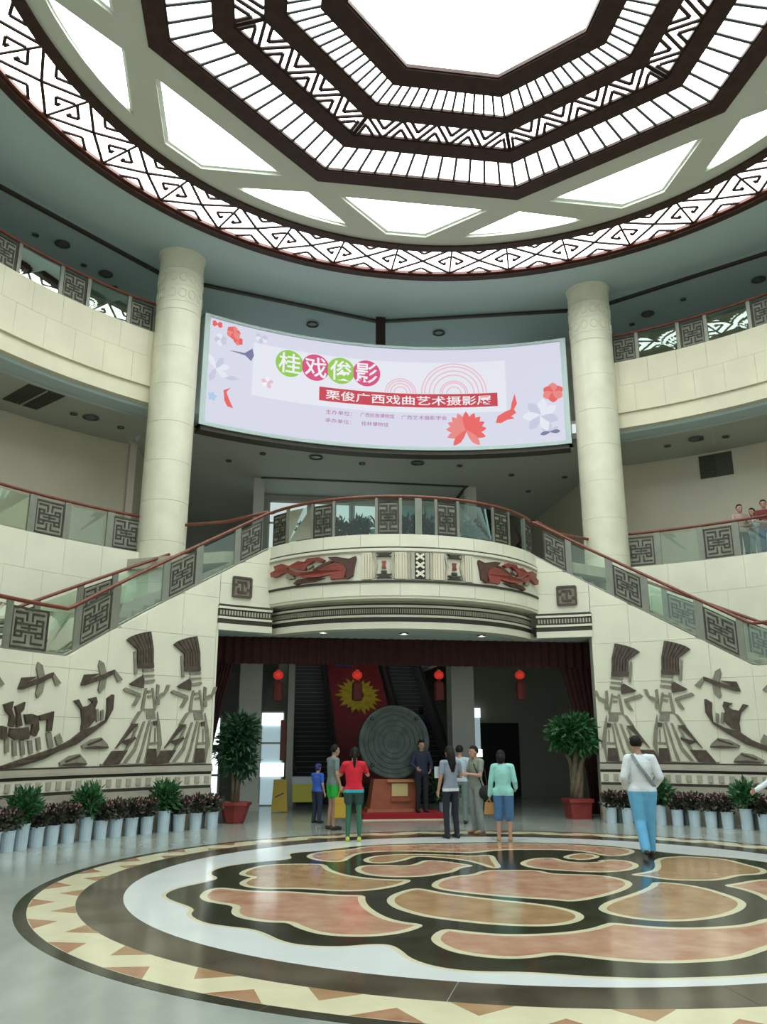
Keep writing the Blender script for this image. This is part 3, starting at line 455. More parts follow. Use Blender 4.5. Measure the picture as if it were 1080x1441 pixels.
# ================================================================== RELIEF WALLS AND STAIRS
RW = 8.90
def ztop(t):
    t = abs(t); return 6.17 if t < 21.5 else (6.17 - (t - 21.5) * (6.17 - 3.27) / 30.7 if t < 52.2 else 3.27)
for s, nm in sides:
    w = struct('wall_stair_' + nm, MB().arc(RW + .09, RW + .32, 0, lambda t: ztop(t) - .01, s * 29.7, s * 80, 60), 'cream_joint', 'curved cream stone wall with carved reliefs below the %s stair' % nm)
    obj('wall_over_opening', MB().arc(RW + .09, RW + .32, 4.16, lambda t: ztop(t) - .01, s * 21.4, s * 29.7, 10), 'cream_joint', w)
    cladding(w, RW, s * 29.6, s * 80, [0.55, 1.25, 2.15, 3.05, 3.95, 4.85, 5.75], 9, 0.10, zt=ztop, stag=False)
    cladding(w, RW, s * 21.4, s * 29.55, [4.72, 5.2, 5.75, 6.3], 1, 0.10, zt=ztop, stag=False)
    # plinth and mouldings
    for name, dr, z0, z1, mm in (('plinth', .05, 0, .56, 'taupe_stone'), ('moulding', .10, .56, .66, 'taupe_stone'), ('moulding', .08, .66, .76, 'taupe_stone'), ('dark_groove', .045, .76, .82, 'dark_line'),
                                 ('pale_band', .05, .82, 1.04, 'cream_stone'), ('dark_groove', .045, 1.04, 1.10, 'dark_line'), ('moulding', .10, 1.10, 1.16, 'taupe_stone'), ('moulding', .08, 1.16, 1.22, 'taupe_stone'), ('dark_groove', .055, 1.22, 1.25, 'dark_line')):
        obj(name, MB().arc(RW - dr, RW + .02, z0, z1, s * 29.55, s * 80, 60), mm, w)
    nb = 34
    for i in range(nb):
        t = 30.3 + i * 1.46
        obj('band_block', MB().arc(RW - .075, RW - .04, .86, 1.0, s * (t - .35), s * (t + .35), 2), 'taupe_stone', w)
    # cornice over the opening, level with the balcony cornice
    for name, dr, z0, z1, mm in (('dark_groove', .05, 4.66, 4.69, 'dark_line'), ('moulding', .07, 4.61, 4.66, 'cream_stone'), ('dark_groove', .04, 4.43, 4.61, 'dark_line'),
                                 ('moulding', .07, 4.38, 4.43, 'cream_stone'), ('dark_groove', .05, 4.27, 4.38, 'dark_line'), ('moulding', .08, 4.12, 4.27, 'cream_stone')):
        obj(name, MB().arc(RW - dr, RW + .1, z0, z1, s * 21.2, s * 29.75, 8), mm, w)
    m = MB()
    for i in range(18): t = 21.5 + i * .46; m.arc(RW - .065, RW - .03, 4.47, 4.57, s * t, s * (t + .24), 1)
    obj('dentils', m, 'taupe_stone', w)['kind'] = 'stuff'
    # side return of the opening
    obj('opening_return', MB().hexa([pol(r, s * t, z) for z in (0, 4.2) for r, t in ((RW - .02, 29.56), (RW - .02, 29.9), (9.6, 29.0), (9.6, 28.6))]), 'cream_stone', w)
    # stair behind the wall
    st = thing('staircase', 'curved stone stair rising behind the %s relief wall to the balcony' % nm, 'stairs', pol(10.1, s * 40, 0))
    N = 18
    for i in range(N):
        ta, tb = 52.2 - 30.7 * i / N, 52.2 - 30.7 * (i + 1) / N; z = 3.27 + 2.9 * (i + 1) / N
        obj('step', MB().arc(RW + .33, 11.3, z - .30, z - .02, s * ta, s * tb, 3), 'taupe_stone', st)
    obj('landing', MB().arc(RW + .33, 11.95, 3.05, 3.26, s * 52.2, s * 80, 16), 'taupe_stone', st)
    # square fret plaques
    a = math.radians(1) * RW
    pq = thing('fret_plaque', 'small square carved fret plaque by the %s end of the balcony' % nm, 'plaque', pol(RW, s * 26.3, 5.13))
    f = cyl(RW); u0 = s * math.radians(26.15) * RW
    obj('back_plate', MB().plate([(u0 - .24, 4.90), (u0 + .24, 4.90), (u0 + .24, 5.37), (u0 - .24, 5.37)], f, 0.005, 0.03), 'relief_grey', pq)
    m = MB(); B = [((-.22, -.22), (.22, -.22)), ((.22, -.22), (.22, .22)), ((.22, .22), (-.22, .22)), ((-.22, .22), (-.22, -.22)), ((-.12, .12), (.10, .12)), ((.10, .12), (.10, .02)), ((0, .10), (0, -.10)), ((-.10, -.02), (-.10, -.12)), ((-.10, -.12), (.12, -.12)), ((-.2, .05), (-.12, .05)), ((.2, -.05), (.12, -.05))]
    for p, q in B: bar2d(m, (u0 + p[0], 5.135 + p[1]), (u0 + q[0], 5.135 + q[1]), .05, f, .025, .06)
    obj('fret', m, 'relief_brown', pq)

# carved relief figures on the wall
def relief(name, label, cat, shape, t, z, s, group=None, clip=None):
    f = cyl(RW); u0 = math.radians(abs(t)) * RW * s
    r = thing(name, label, cat, pol(RW - .02, t, z), group)
    k = -1 if s > 0 else 1
    for key, m_, w1 in (('brown', 'relief_brown', .055), ('grey', 'relief_grey', .042), ('pale', 'relief_pale', .02)):
        for p in shape.get(key, []):
            q = [(u0 + k * a, z + b) for a, b in p]
            obj('carved_piece', MB().plate(densify(q, .25), f, .002, w1), m_, r)
    return r
for s, nm in sides:
    relief('relief_dancer', 'carved dancer with fan headdress beside the %s edge of the entrance' % nm, 'relief', DANCER, s * 34.2, 1.25, s, 'carved dancers')
    relief('relief_dancer', 'carved dancer with fan headdress between the %s boat relief and another dancer' % nm, 'relief', DANCER, s * 41.5, 1.25, s, 'carved dancers')
    relief('relief_boat', 'carved brown boat crowded with rowers on the %s wall' % nm, 'relief', BOAT, s * 52.7, 1.52, s)
    relief('relief_bird', 'carved flying bird above the prow of the %s boat relief' % nm, 'relief', BIRD, s * 47.1, 2.93, s, 'carved flying birds')
    relief('relief_bird', 'carved flying bird above the rowers of the %s boat relief' % nm, 'relief', BIRD, s * 56.3, 2.78, s, 'carved flying birds')
    if s < 0: relief('relief_bird', 'carved flying bird at the far end of the left relief wall', 'relief', BIRD, s * 64.6, 2.68, s, 'carved flying birds')
    relief('relief_rock', 'upper carved wave stone under the prow of the %s boat' % nm, 'relief', ROCK, s * 47.2, 1.57, s)
    relief('relief_rock', 'lower carved wave stone beside the hull of the %s boat' % nm, 'relief', ROCK, s * 50.2, 1.27, s)

# ================================================================== ROUND BALCONY
bal = struct_root('wall_balcony', 'round cream stone balcony over the entrance')
bf = cyl(BR, BC, -1)
arcb = lambda r0, r1, z0, z1, t0=-T_END, t1=T_END, n=48, c=BC: MB().arc(r0, r1, z0, z1, t0, t1, n, c=c, flip=-1)
nP = 9
for i in range(nP):
    t0 = -T_END + 2 * T_END * i / nP; t1 = t0 + 2 * T_END / nP - .1
    obj('stone_panel', arcb(BR - .2, BR, 5.90, 6.18, t0, t1, 6), 'cream_stone', bal)
    obj('stone_panel', arcb(BR - .2, BR - .005, 4.80, 5.10, t0, t1, 6), 'cream_stone', bal)
obj('frieze_ground', arcb(BR - .2, BR - .02, 5.10, 5.90), 'cream_stone', bal)
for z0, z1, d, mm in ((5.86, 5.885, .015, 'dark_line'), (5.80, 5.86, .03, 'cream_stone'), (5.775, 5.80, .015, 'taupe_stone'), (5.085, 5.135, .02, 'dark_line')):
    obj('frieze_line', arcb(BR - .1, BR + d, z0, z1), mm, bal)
CC, CR = (0.0, 10.79), 3.84
obj('fascia_base', MB().plate([bulge(t, BR - .03)[:2] for t in range(-57, 58, 3)] + [bulge(t, 3.3)[:2] for t in range(57, -58, -3)], flat, 4.74, 4.80), 'cream_stone', bal)
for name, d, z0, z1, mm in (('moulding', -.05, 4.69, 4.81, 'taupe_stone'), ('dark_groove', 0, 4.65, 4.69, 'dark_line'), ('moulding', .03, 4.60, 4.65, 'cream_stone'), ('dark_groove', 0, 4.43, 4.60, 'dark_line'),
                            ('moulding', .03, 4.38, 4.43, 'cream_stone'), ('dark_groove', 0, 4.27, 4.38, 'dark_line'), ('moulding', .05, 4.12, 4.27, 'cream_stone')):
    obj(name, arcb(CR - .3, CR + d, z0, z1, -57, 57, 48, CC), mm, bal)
m = MB()
for i in range(150): t = -56 + i * .75; m.arc(CR - .02, CR + .022, 4.465, 4.565, t, t + .40, 1, c=CC, flip=-1)
obj('dentils', m, 'taupe_stone', bal)['kind'] = 'stuff'
pts = [(CC[0] + (CR - .05) * math.sin(math.radians(t)), CC[1] - (CR - .05) * math.cos(math.radians(t))) for t in range(-57, 58, 3)] + [(4.45, 7.75), (4.6, 9.05), (-4.6, 9.05), (-4.45, 7.75)]
sof = struct('ceiling_soffit', MB().plate(pts, flat, 4.13, 4.2), 'ceiling_paint', 'grey soffit under the round balcony')
# dragons
for s, nm in sides:
    d = thing('dragon_relief', 'red carved dragon with dark mane at the %s end of the balcony frieze' % nm, 'relief', bulge(s * 37, BR, BC, 5.4))
    k = -s
    for key, mm, w1 in (('mane', 'dragon_mane', .05), ('red', 'dragon_red', .075), ('grey', 'relief_grey', .06)):
        for p in DRAGON[key]:
            obj({'mane': 'mane', 'red': 'dragon_body', 'grey': 'curl'}[key], MB().plate(densify([(k * a, b) for a, b in p], .2), bf, -.03, w1), mm, d)
# drum motifs in the middle of the frieze
fz = thing('frieze_motif', 'carved drum and totem motifs in the middle of the balcony frieze', 'relief', bulge(0, BR, BC, 5.15))
def rect(u0, u1, z0, z1): return densify([(u0, z0), (u1, z0), (u1, z1), (u0, z1)], .12)
for s in (-1, 1):
    for u0, u1 in ((.12, .20), (.22, .26), (.30, .56), (1.07, 1.28)):
        obj('beige_strip', MB().plate(rect(s * u0, s * u1, 5.16, 5.76), bf, -.03, .03), 'taupe_stone' if u1 - u0 < .1 else 'cream_gallery', fz)
    for u in (.34, .40, .47, .53, 1.11, 1.17, 1.23): obj('groove', MB().plate(rect(s * u - .008, s * u + .008, 5.18, 5.74), bf, -.02, .036), 'taupe_stone', fz)
    c = s * .80
    for z0, z1, hw, mm in ((5.66, 5.75, .17, 'dark_line'), (5.18, 5.27, .17, 'dark_line'), (5.40, 5.56, .05, 'dragon_red'), (5.29, 5.34, .07, 'dark_line')):
        obj('totem_piece', MB().plate([(c - hw, z0), (c + hw, z0), (c + hw * .55, (z0 + z1) / 2), (c + hw, z1), (c - hw, z1), (c - hw * .55, (z0 + z1) / 2)], bf, -.03, .045), mm, fz)
    for k in (-1, 1): obj('totem_side', MB().plate([(c + k * .20, 5.18), (c + k * .14, 5.46), (c + k * .20, 5.75), (c + k * .235, 5.75), (c + k * .19, 5.46), (c + k * .235, 5.18)], bf, -.03, .035), 'taupe_stone', fz)
obj('cross_ground', MB().plate(rect(-.11, .11, 5.17, 5.75), bf, -.03, .022), 'dark_line', fz)
m = MB()
for z in (5.22, 5.41, 5.60):
    bar2d(m, (-.09, z), (.09, z + .13), .05, bf, .015, .05); bar2d(m, (.09, z), (-.09, z + .13), .05, bf, .015, .05)
obj('cross_lattice', m, 'cream_stone', fz)

# ================================================================== COLUMNS
CP = (6.10, 10.40)
zj = [0, 1.15, 2.25, 3.35, 4.45, 5.54, 6.63, 7.71, 8.80, 9.89, 10.97, 12.07, 13.18]
for s, nm in sides:
    c = thing('column', 'tall round cream stone column at the %s edge of the screen' % nm, 'column', (s * CP[0], CP[1], 0))
    obj('core', MB().lathe([(.60, 0), (.60, 15.1)], (s * CP[0], CP[1], 0), 64), 'taupe_stone', c)
    for a, b in zip(zj[:-1], zj[1:]):
        obj('drum', MB().lathe([(.615, a + .004), (.615, b - .004)], (s * CP[0], CP[1], 0), 72), 'column_stone', c)
    obj('capital', MB().lathe([(.600, 13.184), (.615, 13.2), (.615, 13.42), (.625, 13.44), (.615, 13.47), (.615, 13.9), (.625, 13.93), (.615, 13.96), (.615, 14.4), (.63, 14.44), (.615, 14.48), (.615, 15.06)], (s * CP[0], CP[1], 0), 72), 'column_stone', c)
    m = MB()
    for j in range(14):
        a = 2 * math.pi * j / 14
        for zc in (13.68, 14.18):
            ring = [(s * CP[0] + .622 * math.cos(a + .17 * math.cos(q)), CP[1] + .622 * math.sin(a + .17 * math.cos(q)), zc + .13 * math.sin(q)) for q in [2 * math.pi * i / 10 for i in range(11)]]
            m.tube(ring, .014, 5, caps=False)
    obj('capital_rings', m, 'column_stone', c)
    obj('ceiling_collar', MB().lathe([(.63, 15.02), (.66, 15.03), (.66, 15.16), (.63, 15.18)], (s * CP[0], CP[1], 0), 40), 'column_stone', c)

# ================================================================== RAILINGS
def railing(name, label, pt, segs, T0, T1, H=0.96, n=40, loc=(0, 0, 0), glass='rail_glass', sub=6):
    r = thing(name, label, 'railing', loc)
    ts = [T0 + (T1 - T0) * i / n for i in range(n + 1)]
    obj('handrail', MB().tube([pt(t, H, 0) for t in ts], .048, 8, ry=.8), 'handrail_wood', r, True)
    obj('bottom_rail', MB().tube([pt(t, .03, 0) for t in ts], .022, 6), 'steel', r)
    fn = lambda u, v, w: pt(u, v, w)
    def R(t0, t1, h0, h1):
        k = sub; a = [(t0 + (t1 - t0) * i / k, h0) for i in range(k + 1)]; return a + [(t1 + (t0 - t1) * i / k, h1) for i in range(k + 1)]
    for kind, t0, t1 in segs:
        if kind == 'glass': obj('glass_pane', MB().plate(R(t0, t1, .07, H - .10), fn, -.006, .006), glass, r)
        elif kind == 'post': obj('post', MB().plate(R(t0, t1, 0, H - .04), fn, -.03, .03), 'steel', r)
        else:
            o = obj('ornament_panel', MB().plate(R(t0, t1, .10, H - .16), fn, -.006, .004), 'ornament_back', r)
            m = MB(); d = t1 - t0; h0, h1 = .08, H - .13; L = lambda a, b: (t0 + d * a, h0 + (h1 - h0) * b)
            P0, P1 = pt(t0, 0, 0), pt(t1, 0, 0); wt = .040 / max(.01, math.dist(P0[:2], P1[:2])) * 1.0
            bars = [(0, 0, 1, 0), (1, 0, 1, 1), (1, 1, 0, 1), (0, 1, 0, 0), (.12, .12, .42, .12), (.42, .12, .42, .3), (.58, .3, .58, .12), (.58, .12, .88, .12), (.12, .88, .42, .88), (.42, .88, .42, .7), (.58, .7, .58, .88), (.58, .88, .88, .88),
                    (.12, .28, .3, .28), (.7, .28, .88, .28), (.12, .72, .3, .72), (.7, .72, .88, .72), (.12, .4, .88, .4), (.12, .6, .88, .6), (.3, .5, .7, .5), (.5, .4, .5, .6), (.12, .28, .12, .72), (.88, .28, .88, .72), (.3, .28, .3, .4), (.7, .28, .7, .4), (.3, .6, .3, .72), (.7, .6, .7, .72)]
            for a, b, c, e in bars:
                x0, x1 = min(a, c) - wt / 2, max(a, c) + wt / 2; y0, y1 = min(b, e) - .027, max(b, e) + .027
                q = [L(x0, y0), L((x0 + x1) / 2, y0), L(x1, y0), L(x1, y1), L((x0 + x1) / 2, y1), L(x0, y1)]
                m.plate(q, fn, -.018, .018)
            obj('fretwork', m, 'ornament_bronze', o)
    return r
def ring_pt(R, zf): return lambda t, h, w: pol(R - w, t, (zf(t) if callable(zf) else zf) + h)
def sg(s, L): return [(k, s * a, s * b) for k, a, b in L]
for s, nm in sides:
    L2 = []
    for t in (33.0, 42.6, 52.2, 61.8):
        L2 += [('orn', t + .05, t + 3.35), ('post', t + 3.42, t + 4.25), ('glass', t + 4.3, t + 8.75), ('post', t + 8.8, t + 9.55)]
    railing('gallery_railing', 'middle gallery railing of glass and fretwork beside the %s column' % nm, ring_pt(12.22, 6.36), sg(s, L2), s * 32.6, s * 72, .98, loc=pol(12.22, s * 40, 6.36))
    L3 = []
    for t in (33.0, 42.1, 51.2, 60.3):
        L3 += [('orn', t + .1, t + 3.0), ('post', t + 3.05, t + 3.5), ('glass', t + 3.55, t + 8.5), ('post', t + 8.55, t + 9.0)]
    railing('gallery_railing', 'topmost railing of glass and fretwork on the %s upper gallery' % nm, ring_pt(12.52, 12.68), sg(s, L3), s * 32.2, s * 70, .96, loc=pol(12.52, s * 40, 12.68))
    zs = lambda t: ztop(t)
    SL = [('orn', 23.0, 26.2), ('post', 26.3, 27.2), ('glass', 27.3, 32.2), ('post', 32.2, 33.3), ('orn', 33.4, 37.2), ('post', 37.3, 38.3), ('glass', 38.4, 44.6), ('post', 44.7, 45.9), ('orn', 46.0, 50.2), ('post', 50.3, 51.2), ('glass', 51.3, 55.0), ('orn', 55.2, 60.5), ('post', 60.6, 61.4), ('glass', 61.5, 66), ('orn', 66.2, 70)]
    railing('stair_railing', 'sloping stair railing of glass and fretwork on top of the %s relief wall' % nm, ring_pt(RW + .14, zs), sg(s, SL), s * 21.0, s * 72, .92, 60, loc=pol(RW + .14, s * 40, 4), sub=8)
    zo = lambda t: ztop(t)
    SO = [('glass', 33.6, 37.5), ('post', 37.6, 38.3), ('orn', 38.4, 41.8), ('post', 41.9, 42.6), ('glass', 42.7, 47.0), ('post', 47.1, 47.8), ('orn', 47.9, 51)]
    railing('stair_railing', 'far handrail of the %s stair, against the gallery wall' % nm, ring_pt(11.25, zo), sg(s, SO), s * 31, s * 52, .96, 30, loc=pol(11.25, s * 40, 4), sub=8)
bp = lambda t, h, w: (lambda a: ((BR - .13 + w) * math.sin(a), BC[1] - (BR - .13 + w) * math.cos(a), 6.17 + h))(math.radians(t))
BL = []
for s in (-1, 1): BL += sg(s, [('glass', 1.5, 5.5), ('post', 5.6, 6.6), ('orn', 6.8, 13.5), ('post', 13.7, 14.7), ('glass', 14.9, 28.5), ('post', 28.7, 29.7), ('orn', 30.0, 37.0), ('post', 37.2, 38.2), ('glass', 38.4, 48.5), ('post', 48.7, 49.7), ('orn', 50, 57)])
BL += [('post', -1.2, 1.2)]
railing('balcony_railing', 'curved glass and fretwork railing around the round balcony', bp, BL, -59.6, 59.6, .93, 60, loc=bulge(0, BR, BC, 6.16), glass='clear_glass', sub=6)
for s, nm in sides:      # short link rails between stair head and column
    m = MB().tube([pol(9.05, s * 22, 7.08), (s * 4.4, 9.6, 7.12), (s * 5.5, 10.25, 7.16)], .045, 8)
    tag(obj('link_handrail', m, 'handrail_wood', None, True), 'short red wooden handrail running from the stair head to the %s column' % nm, 'handrail')

# ================================================================== SCREEN
def glow(name, col, k=0.68): return mat(name, (0.02, 0.02, 0.02), 0.35, emit=col, estr=k, spec=0.2)
glow('scr_base', (0.68, 0.69, 0.82)); glow('scr_panel', (0.78, 0.80, 0.88)); glow('scr_green', (0.27, 0.58, 0.05)); glow('scr_pink', (0.66, 0.05, 0.19)); glow('scr_red', (0.56, 0.025, 0.05))
glow('scr_white', (0.88, 0.88, 0.92)); glow('scr_coral', (0.80, 0.10, 0.09)); glow('scr_orange', (0.80, 0.22, 0.20)); glow('scr_mauve', (0.42, 0.12, 0.34)); glow('scr_pale', (0.80, 0.50, 0.58)); glow('scr_lilac', (0.56, 0.57, 0.73)); glow('scr_ink', (0.17, 0.17, 0.32)); glow('scr_blue', (0.40, 0.60, 0.80))
mat('screen_frame', (0.36, 0.44, 0.42), 0.4, metal=0.3)
SR = 12.0; sf = cyl(SR)
scr = thing('led_screen', 'wide curved screen with pink and green Chinese lettering, hung between the two columns', 'screen', (0, 12, 10.15))
def srect(u0, u1, z0, z1): return densify([(u0, z0), (u1, z0), (u1, z1), (u0, z1)], .25)
obj('housing', MB().arc(SR + .01, SR + .30, 10.20, 13.55, -26.7, 26.7, 40), 'dark_line', scr)
du = lambda u: math.degrees(u / SR)
obj('display', MB().arc(SR - .02, SR, 10.27, 13.50, du(-5.44), du(5.44), 80), 'scr_base', scr)
m = MB(); m.arc(SR - .07, SR + .30, 10.16, 10.27, -26.8, 26.8, 40); m.arc(SR - .07, SR + .30, 13.50, 13.58, -26.8, 26.8, 40)
for s in (-1, 1): m.arc(SR - .07, SR + .30, 10.16, 13.58, s * 26.0, s * 26.8, 2)
obj('frame', m, 'screen_frame', scr)
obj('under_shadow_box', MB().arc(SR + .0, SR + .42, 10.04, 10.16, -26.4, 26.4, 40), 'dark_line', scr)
obj('hanger', MB().box((0.05, 13.2, 14.3), (.30, .2, 1.8)), 'dark_wood', scr)
obj('light_panel', MB().arc(SR - .028, SR - .02, 11.38, 13.06, du(-4.08), du(3.75), 60), 'scr_panel', scr)
def disc(u, z, r, n=28): return [(u + r * math.cos(2 * math.pi * i / n), z + r * math.sin(2 * math.pi * i / n)) for i in range(n)]
for i, u in enumerate((-2.96, -2.15, -1.36, -0.56)): obj('disc', MB().plate(disc(u, 12.60, .43), sf, .024, .042 + .001 * i), 'scr_green' if i % 2 == 0 else 'scr_pink', scr)
def text(body, u0, u1, z0, z1, m, w=.032, bold=0.0, name='lettering', shear=0.0):
    c = bpy.data.curves.new('lettering', 'FONT'); c.body = body; c.offset = bold; c.resolution_u = 2; c.shear = shear
    t = bpy.data.objects.new('lettering', c); COL.objects.link(t); dg = bpy.context.evaluated_depsgraph_get()
    me = t.evaluated_get(dg).to_mesh(); vs = [v.co.copy() for v in me.vertices]; fs = [tuple(p.vertices) for p in me.polygons]; t.evaluated_get(dg).to_mesh_clear()
    bpy.data.objects.remove(t); bpy.data.curves.remove(c)
    x0, x1 = min(v.x for v in vs), max(v.x for v in vs); y0, y1 = min(v.y for v in vs), max(v.y for v in vs)
    mb = MB().add([sf(u0 + (v.x - x0) / (x1 - x0) * (u1 - u0), z0 + (v.y - y0) / (y1 - y0) * (z1 - z0), w) for v in vs], fs)
    return obj(name, mb, m, scr)
for u, ch in zip((-2.96, -2.15, -1.36, -0.56), '桂戏俊影'): text(ch, u - .34, u + .34, 12.27, 12.93, 'scr_white', .052, .012)
obj('title_strip', MB().arc(SR - .040, SR - .02, 11.56, 12.0, du(-2.02), du(3.48), 44), 'scr_red', scr)
text('栗俊广西戏曲艺术摄影展', -1.82, 3.30, 11.61, 11.93, 'scr_white', .047, .010)
text('主办单位：', -1.81, -1.0, 11.15, 11.29, 'scr_mauve', .036, .004); text('广西民族博物馆', -.74, .30, 11.16, 11.30, 'scr_mauve', .036, .004); text('广西艺术摄影学会', .52, 1.92, 11.15, 11.29, 'scr_mauve', .036, .004)
text('承办单位：', -1.82, -1.02, 10.88, 11.02, 'scr_mauve', .036, .004); text('桂林博物馆', -.71, .12, 10.88, 11.02, 'scr_mauve', .036, .004)
def arcring(u, z, r, w): 
    a = [math.pi * i / 24 for i in range(25)]
    return [(u + (r + w) * math.cos(q), z + (r + w) * math.sin(q)) for q in a] + [(u + (r - w) * math.cos(q), z + (r - w) * math.sin(q)) for q in reversed(a)]
for u, rr in ((2.15, (1.0, .90, .76, .62, .42, .36, .22)), (0.5, (.47, .40, .31, .2))):
    for r in rr: obj('drum_ring', MB().plate(arcring(u, 12.02, r, .018), sf, .024, .036), 'scr_pale', scr)
def petals(u, z, L, Wd, angs, m, name):
    for k, a in enumerate(angs):
        a = math.radians(a); d = (math.cos(a), math.sin(a)); n = (-d[1], d[0]); P = []
        for f, h in ((0, .15), (.35, .8), (.65, 1), (.85, .6), (1, 0), (.85, -.6), (.65, -1), (.35, -.8), (0, -.15)): P.append((u + d[0] * L * f + n[0] * Wd * h, z + d[1] * L * f + n[1] * Wd * h))
        obj(name, MB().plate(P, sf, .020, .036 + .0008 * k), m[k % len(m)], scr)
petals(2.5, 10.80, .62, .11, (5, 175, -20, 200, 25, 155, 45, 135, 65, 115, 90, -50, 230), ('scr_coral', 'scr_orange'), 'lotus_petal')
petals(5.15, 11.85, .32, .14, (20, 90, 150, 200, 270, 330), ('scr_coral', 'scr_orange'), 'flower_petal')
petals(4.75, 11.15, .55, .14, (80, 130, 180, 230, 290, 340, 30), ('scr_panel', 'scr_lilac'), 'pale_petal')
petals(-4.72, 13.2, .22, .11, (10, 80, 140, 210, 280, 330), ('scr_coral', 'scr_orange'), 'flower_petal')
petals(-4.56, 12.98, .15, .07, (30, 110, 190, 260, 330), ('scr_coral', 'scr_orange'), 'flower_petal')
petals(-5.22, 13.34, .16, .06, (20, 160, 200, 340), ('scr_coral',), 'flower_petal')
petals(-5.10, 12.88, .2, .09, (30, 110, 190, 260, 330), ('scr_lilac', 'scr_panel'), 'pale_petal')
petals(-3.85, 13.25, .2, .07, (150, 200, 260, 330, 20), ('scr_lilac', 'scr_panel'), 'pale_petal')
petals(-5.2, 11.95, .45, .09, (20, 60, 120, 250, 330), ('scr_panel', 'scr_lilac'), 'pale_petal')
petals(-3.62, 11.86, .2, .06, (20, 90, 160, 220, 300), ('scr_pale', 'scr_white'), 'pale_petal')
petals(-5.25, 11.08, .14, .05, (10, 80, 150, 230, 300), ('scr_blue',), 'blue_petal')
petals(5.0, 10.6, .3, .06, (150, 190, 30, 0, 90), ('scr_lilac', 'scr_ink'), 'ink_leaf')
def shape(P, m, name): obj(name, MB().plate(P, sf, .020, .042), m, scr)
shape([(-4.78, 12.62), (-4.35, 12.64), (-4.12, 12.84), (-4.06, 12.62), (-4.14, 12.44), (-4.32, 12.58)], 'scr_ink', 'brush_stroke')
shape([(-4.95, 11.72), (-4.70, 11.84), (-4.45, 11.78), (-4.68, 11.70)], 'scr_lilac', 'brush_stroke')
shape([(-4.90, 11.2), (-4.92, 11.34), (-4.72, 11.46), (-4.84, 11.30), (-4.74, 11.08), (-4.62, 10.86), (-4.78, 10.88), (-4.88, 11.04)], 'scr_coral', 'carp')
shape([(3.40, 11.02), (3.46, 11.22), (3.70, 11.36), (3.86, 11.42), (3.90, 11.62), (4.0, 11.92), (4.06, 11.6), (3.96, 11.42), (4.02, 11.3), (3.86, 11.2), (3.96, 11.12), (3.74, 11.1), (3.56, 11.0)], 'scr_coral', 'carp')

# ================================================================== ENTRANCE LOBBY
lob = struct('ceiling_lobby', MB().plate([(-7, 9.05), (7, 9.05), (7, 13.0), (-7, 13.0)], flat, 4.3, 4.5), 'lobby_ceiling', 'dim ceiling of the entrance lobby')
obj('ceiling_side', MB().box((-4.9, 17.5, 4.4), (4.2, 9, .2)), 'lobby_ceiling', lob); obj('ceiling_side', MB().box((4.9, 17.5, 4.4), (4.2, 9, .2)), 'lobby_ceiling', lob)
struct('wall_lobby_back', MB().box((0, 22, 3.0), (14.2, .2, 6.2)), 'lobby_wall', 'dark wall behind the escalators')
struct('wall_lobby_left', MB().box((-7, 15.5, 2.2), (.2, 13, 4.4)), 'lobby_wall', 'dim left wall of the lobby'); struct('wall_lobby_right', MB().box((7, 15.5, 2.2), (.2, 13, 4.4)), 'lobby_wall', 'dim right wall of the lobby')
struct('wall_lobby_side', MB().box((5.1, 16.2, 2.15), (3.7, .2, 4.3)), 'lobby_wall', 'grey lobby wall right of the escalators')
dw = thing('plant_placeholder', 'flat black plant doorway in the grey lobby wall right of the escalators', 'placeholder', (3.9, 16.0, 0))
obj('opening', MB().box((4.1, 16.05, 1.15), (1.9, .12, 2.3)), 'lobby_dark', dw); obj('top_strip', MB().box((4.1, 16.06, 2.36), (2.1, .14, .12)), 'lobby_wall', dw)  # solid black slab standing in for dark plants; the wall is uncut
cur = thing('stage_curtain', 'dark red curtain valance and tied drapes across the entrance', 'curtain', (0, 8.95, 0))
def pleat(x0, x1, z0f, z1f, y, amp, per, parent, name):
    n = int((x1 - x0) / per * 8); us = [x0 + (x1 - x0) * i / n for i in range(n + 1)]
    mb = MB().grid(lambda u, v: (u, y + amp * math.sin(u / per * 2 * math.pi), z0f(u) + (z1f(u) - z0f(u)) * v), us, [0, .5, 1]); obj(name, mb, 'curtain', parent, True)
pleat(-4.5, 4.9, lambda u: 3.49, lambda u: 4.14, 8.98, .035, .22, cur, 'valance')
def drape(xa, xb, xc, xd, y, name):      # top edge xa..xb, bottom edge xc..xd
    us = [i / 28 for i in range(29)]; vs = [i / 12 for i in range(13)]
    mb = MB().grid(lambda u, v: ((xa + (xb - xa) * u) * (1 - v) ** 1.6 + (xc + (xd - xc) * u) * (1 - (1 - v) ** 1.6), y + .035 * math.sin(u * 40), 3.6 - 3.58 * v), us, vs); obj(name, mb, 'curtain', cur, True)
drape(4.0, 4.95, 4.62, 5.0, 9.02, 'drape'); drape(-4.50, -4.02, -4.95, -4.60, 9.02, 'drape')
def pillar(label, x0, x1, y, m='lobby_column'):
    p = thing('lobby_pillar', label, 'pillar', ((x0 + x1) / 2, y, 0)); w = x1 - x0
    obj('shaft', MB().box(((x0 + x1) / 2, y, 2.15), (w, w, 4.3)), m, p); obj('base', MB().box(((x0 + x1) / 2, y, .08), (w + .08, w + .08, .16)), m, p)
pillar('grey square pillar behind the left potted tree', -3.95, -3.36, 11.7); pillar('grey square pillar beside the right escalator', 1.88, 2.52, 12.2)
pillar('narrow grey pillar left of the left escalator', -2.62, -2.44, 13.0)
